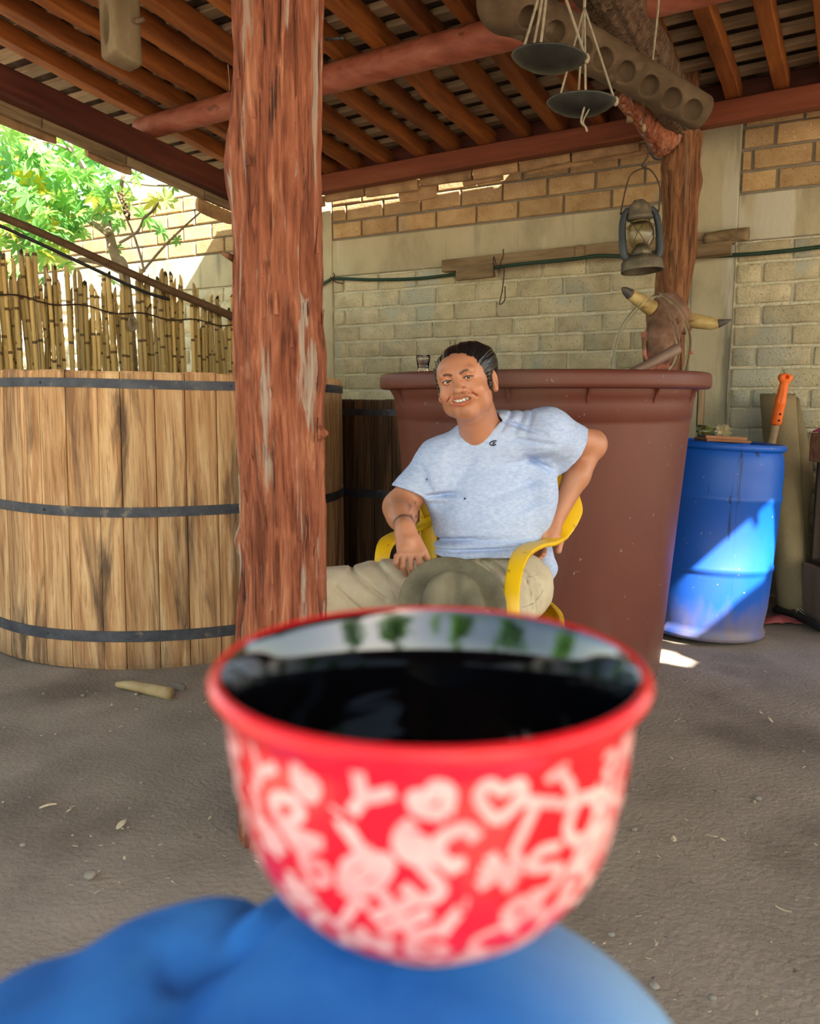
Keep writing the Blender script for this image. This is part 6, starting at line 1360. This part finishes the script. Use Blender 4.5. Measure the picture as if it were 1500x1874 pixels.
# hat on his lap ----------------------------------------------------------
hc0=P(826,1120,2.17); hn_=Vector((.02,-.80,.60)).normalized(); hx=Vector((1,0,0)); hx=(hx-hn_*hx.dot(hn_)).normalized(); hy=hn_.cross(hx)
hat=empty('felt_hat',hc0,'worn olive-grey felt hat resting on the seated man\'s lap behind the bowl','hat')
M['felt']=pmat('olive_felt',[(.13,.115,.078),(.19,.17,.118),(.25,.225,.16)],scale=9,coord='World',rough=.97,bump=.2,spec=.1,bscale=150,bdist=.002,spots=[((.21,.20,.15),60,.70,.03,(1,1,1)),((.06,.052,.035),7,.58,.1,(1,1,1))])
def hp(r,an,h): return hc0+hx*(r*math.cos(an)*.97)+hy*(r*math.sin(an)*1.08)+hn_*h
mb=MB(); rings=[]; sg=72
prof=[(.150,.012),(.151,.015),(.149,.0165),(.125,.006),(.105,.0),(.094,.003),(.089,.012),(.087,.04),(.084,.07),(.079,.088),(.068,.098),(.05,.098),(.03,.090),(.012,.084),(.002,.083)]
for r,h in prof:
    ring=[]
    for j in range(sg):
        an=2*math.pi*j/sg; hh=h; rr2=r
        if r>.10: hh+=.022*(r-.10)/.05*(abs(math.cos(an))**2)-.006*(r-.10)/.05+.004*math.sin(an*3+1)*(r-.1)/.05
        if h>.06: # lengthwise dent and front pinch
            x=r*math.cos(an); y=r*math.sin(an); hh-=.026*math.exp(-(x/.022)**2)*(1 if r<.075 else .3); hh-=.012*math.exp(-((x-.05)/.02)**2-((y-.03)/.03)**2)
        ring.append(hp(rr2,an,hh))
    rings.append(ring)
mb.ring_loft(rings,True,False,True); hb4=mb.build('crown_and_brim',M['felt'],hat,True); md=hb4.modifiers.new('t','SOLIDIFY'); md.thickness=.003; md.offset=-1
if 0:
    mb=MB(); mb.ring_loft([[hp(.0905,2*math.pi*j/sg,.006) for j in range(sg)],[hp(.0885,2*math.pi*j/sg,.03) for j in range(sg)],[hp(.087,2*math.pi*j/sg,.031) for j in range(sg)]],True,False,False); mb.build('hat_band',M['shoe'],hat,True)

# yellow chair -------------------------------------------------------------
chr_=empty('armchair',(.22,2.52,0),'yellow plastic armchair with ribbon-like arms under the seated man','chair')
M['yellow']=pmat('worn_yellow_plastic',[(.80,.47,.006),(.88,.55,.010)],scale=5,coord='World',rough=.38,bump=.05,spec=.5,spots=[((.50,.30,.02),40,.64,.08,(1,1,.4)),((.33,.19,.02),9,.67,.05,(1,1,1))])
def ribbon(nm,pts,wds,wv,th=.007,n=60,par=None,lip=.006):
    p=spline(pts,n); mb=MB(); rings=[]; m=len(p)
    W=[float(np.interp(i/(m-1),np.linspace(0,1,len(wds)),wds)) for i in range(m)]
    wvs=spline([Vector(q) for q in wv],m-1) if len(wv)>1 else [Vector(wv[0])]*m
    for i in range(m):
        t=(p[min(i+1,m-1)]-p[max(i-1,0)]).normalized(); w_=wvs[i]; w_=(w_-t*w_.dot(t)).normalized(); nn=t.cross(w_); h=W[i]/2
        rings.append([p[i]+w_*a+nn*b for a,b in ((-h,-lip),(-h,th),(-h+.006,th),(-h*.5,th*1.15),(h*.5,th*1.15),(h-.006,th),(h,th),(h,-lip),(h-.005,-lip),(h-.006,0),(-h+.006,0),(-h+.005,-lip))])
    mb.ring_loft(rings); return mb.build(nm,M['yellow'],par or chr_,True)
fxr=P(936,1120,2.30)
ra=ribbon('arm',[P(938,1400,2.16),P(937,1250,2.17),P(935,1118,2.20),P(939,1060,2.25),P(952,1018,2.33),P(975,1000,2.42),P(1003,993,2.50),P(1024,980,2.58),P(1042,955,2.64),P(1053,930,2.70),P(1052,908,2.74)],[.048,.046,.044,.046,.05,.05,.048,.05,.05,.03],[(-1,.15,0),(-1,.1,0),(-1,.05,0),(-1,-.1,0),(-1,-.1,.1),(-.85,-.1,.5),(-.8,.0,.6)])
ribbon('arm',[Vector((P(700,1120,2.40).x,2.36,.43)),P(697,1100,2.40),P(698,1030,2.42),P(706,996,2.46),P(728,980,2.54),P(752,972,2.62),P(774,962,2.68),P(788,948,2.73)],[.048,.046,.044,.046,.05,.05,.05,.05],[(-1,-.15,0),(-1,-.1,0),(-1,-.05,0),(-1,0,0),(-1,.1,-.2),(-1,.1,-.3)])
# seat shell and back shell
sv2=[];sf2=[]; cx_,cy_=.232,2.50
for i in range(15):
    for j in range(15):
        u=i/14*2-1; v=j/14*2-1; q=1-.06*u*u*v*v; x=cx_+u*.225*q-.0*v; y=cy_+v*.215*q; z=.425+.03*max(0,abs(u)-.6)**1.2*1.5-.012*(1-u*u)*(1-v*v)-.03*max(0,-v-.7); sv2.append((x,y,z))
for i in range(14):
    for j in range(14): sf2.append((i*15+j,(i+1)*15+j,(i+1)*15+j+1,i*15+j+1))
o=mesh_obj('seat',sv2,sf2,M['yellow'],chr_,True); md=o.modifiers.new('t','SOLIDIFY'); md.thickness=.008; md.offset=-1
for k in range(5):
    x=cx_+(-.17+.085*k); ribbon('back_slat',[Vector((x*.96+.009,2.725,.44)),Vector((x,2.735,.62)),Vector((x*1.02,2.745,.80)),Vector((x*1.01,2.755,.90))],[.055,.06,.055,.05],[(1,0,0)],n=16)
ribbon('top_rail',[P(788,948,2.73)+Vector((-.0,0,.0)),Vector((.03,2.745,.86)),Vector((.10,2.76,.93)),Vector((.24,2.765,.95)),Vector((.38,2.76,.92)),Vector((.46,2.75,.87)),P(1052,908,2.74)],[.05,.06,.07,.07,.07,.06,.04],[(0,.1,1)],n=50)
sp_=Vector((P(985,1118,2.45).x,2.45,0)); ribbon('seat_skirt',[Vector((.44,2.30,.43)),Vector((.458,2.45,.44)),Vector((.44,2.68,.44))],[.06,.065,.06],[(0,0,1)],n=14); ribbon('seat_skirt',[Vector((.02,2.30,.43)),Vector((.008,2.45,.44)),Vector((.02,2.68,.44))],[.06,.065,.06],[(0,0,1)],n=14)
for (x,y,dx,dy) in ((.035,2.32,-.02,-.04),(fxr.x+.0,2.26,.02,-.04),(.03,2.68,-.02,.05),(.43,2.68,.02,.05)):
    ribbon('leg',[Vector((x,y,.43)),Vector((x+dx*.5,y+dy*.5,.22)),Vector((x+dx,y+dy,.0))],[.055,.048,.042],[(1,0,0)],n=14)
# ================================================================ finish: origins of single-mesh things to their base
for o in list(bpy.context.scene.objects):
    if o.type=='MESH' and o.parent is None and not o.children and o.get('kind')!='structure' and o.matrix_basis==Matrix.Identity(4):
        n_=len(o.data.vertices); a=np.empty(n_*3); o.data.vertices.foreach_get('co',a); a=a.reshape(-1,3)
        c0=np.array([(a[:,0].min()+a[:,0].max())/2,(a[:,1].min()+a[:,1].max())/2,a[:,2].min()])
        o.data.vertices.foreach_set('co',(a-c0).ravel()); o.location=c0; o.data.update()
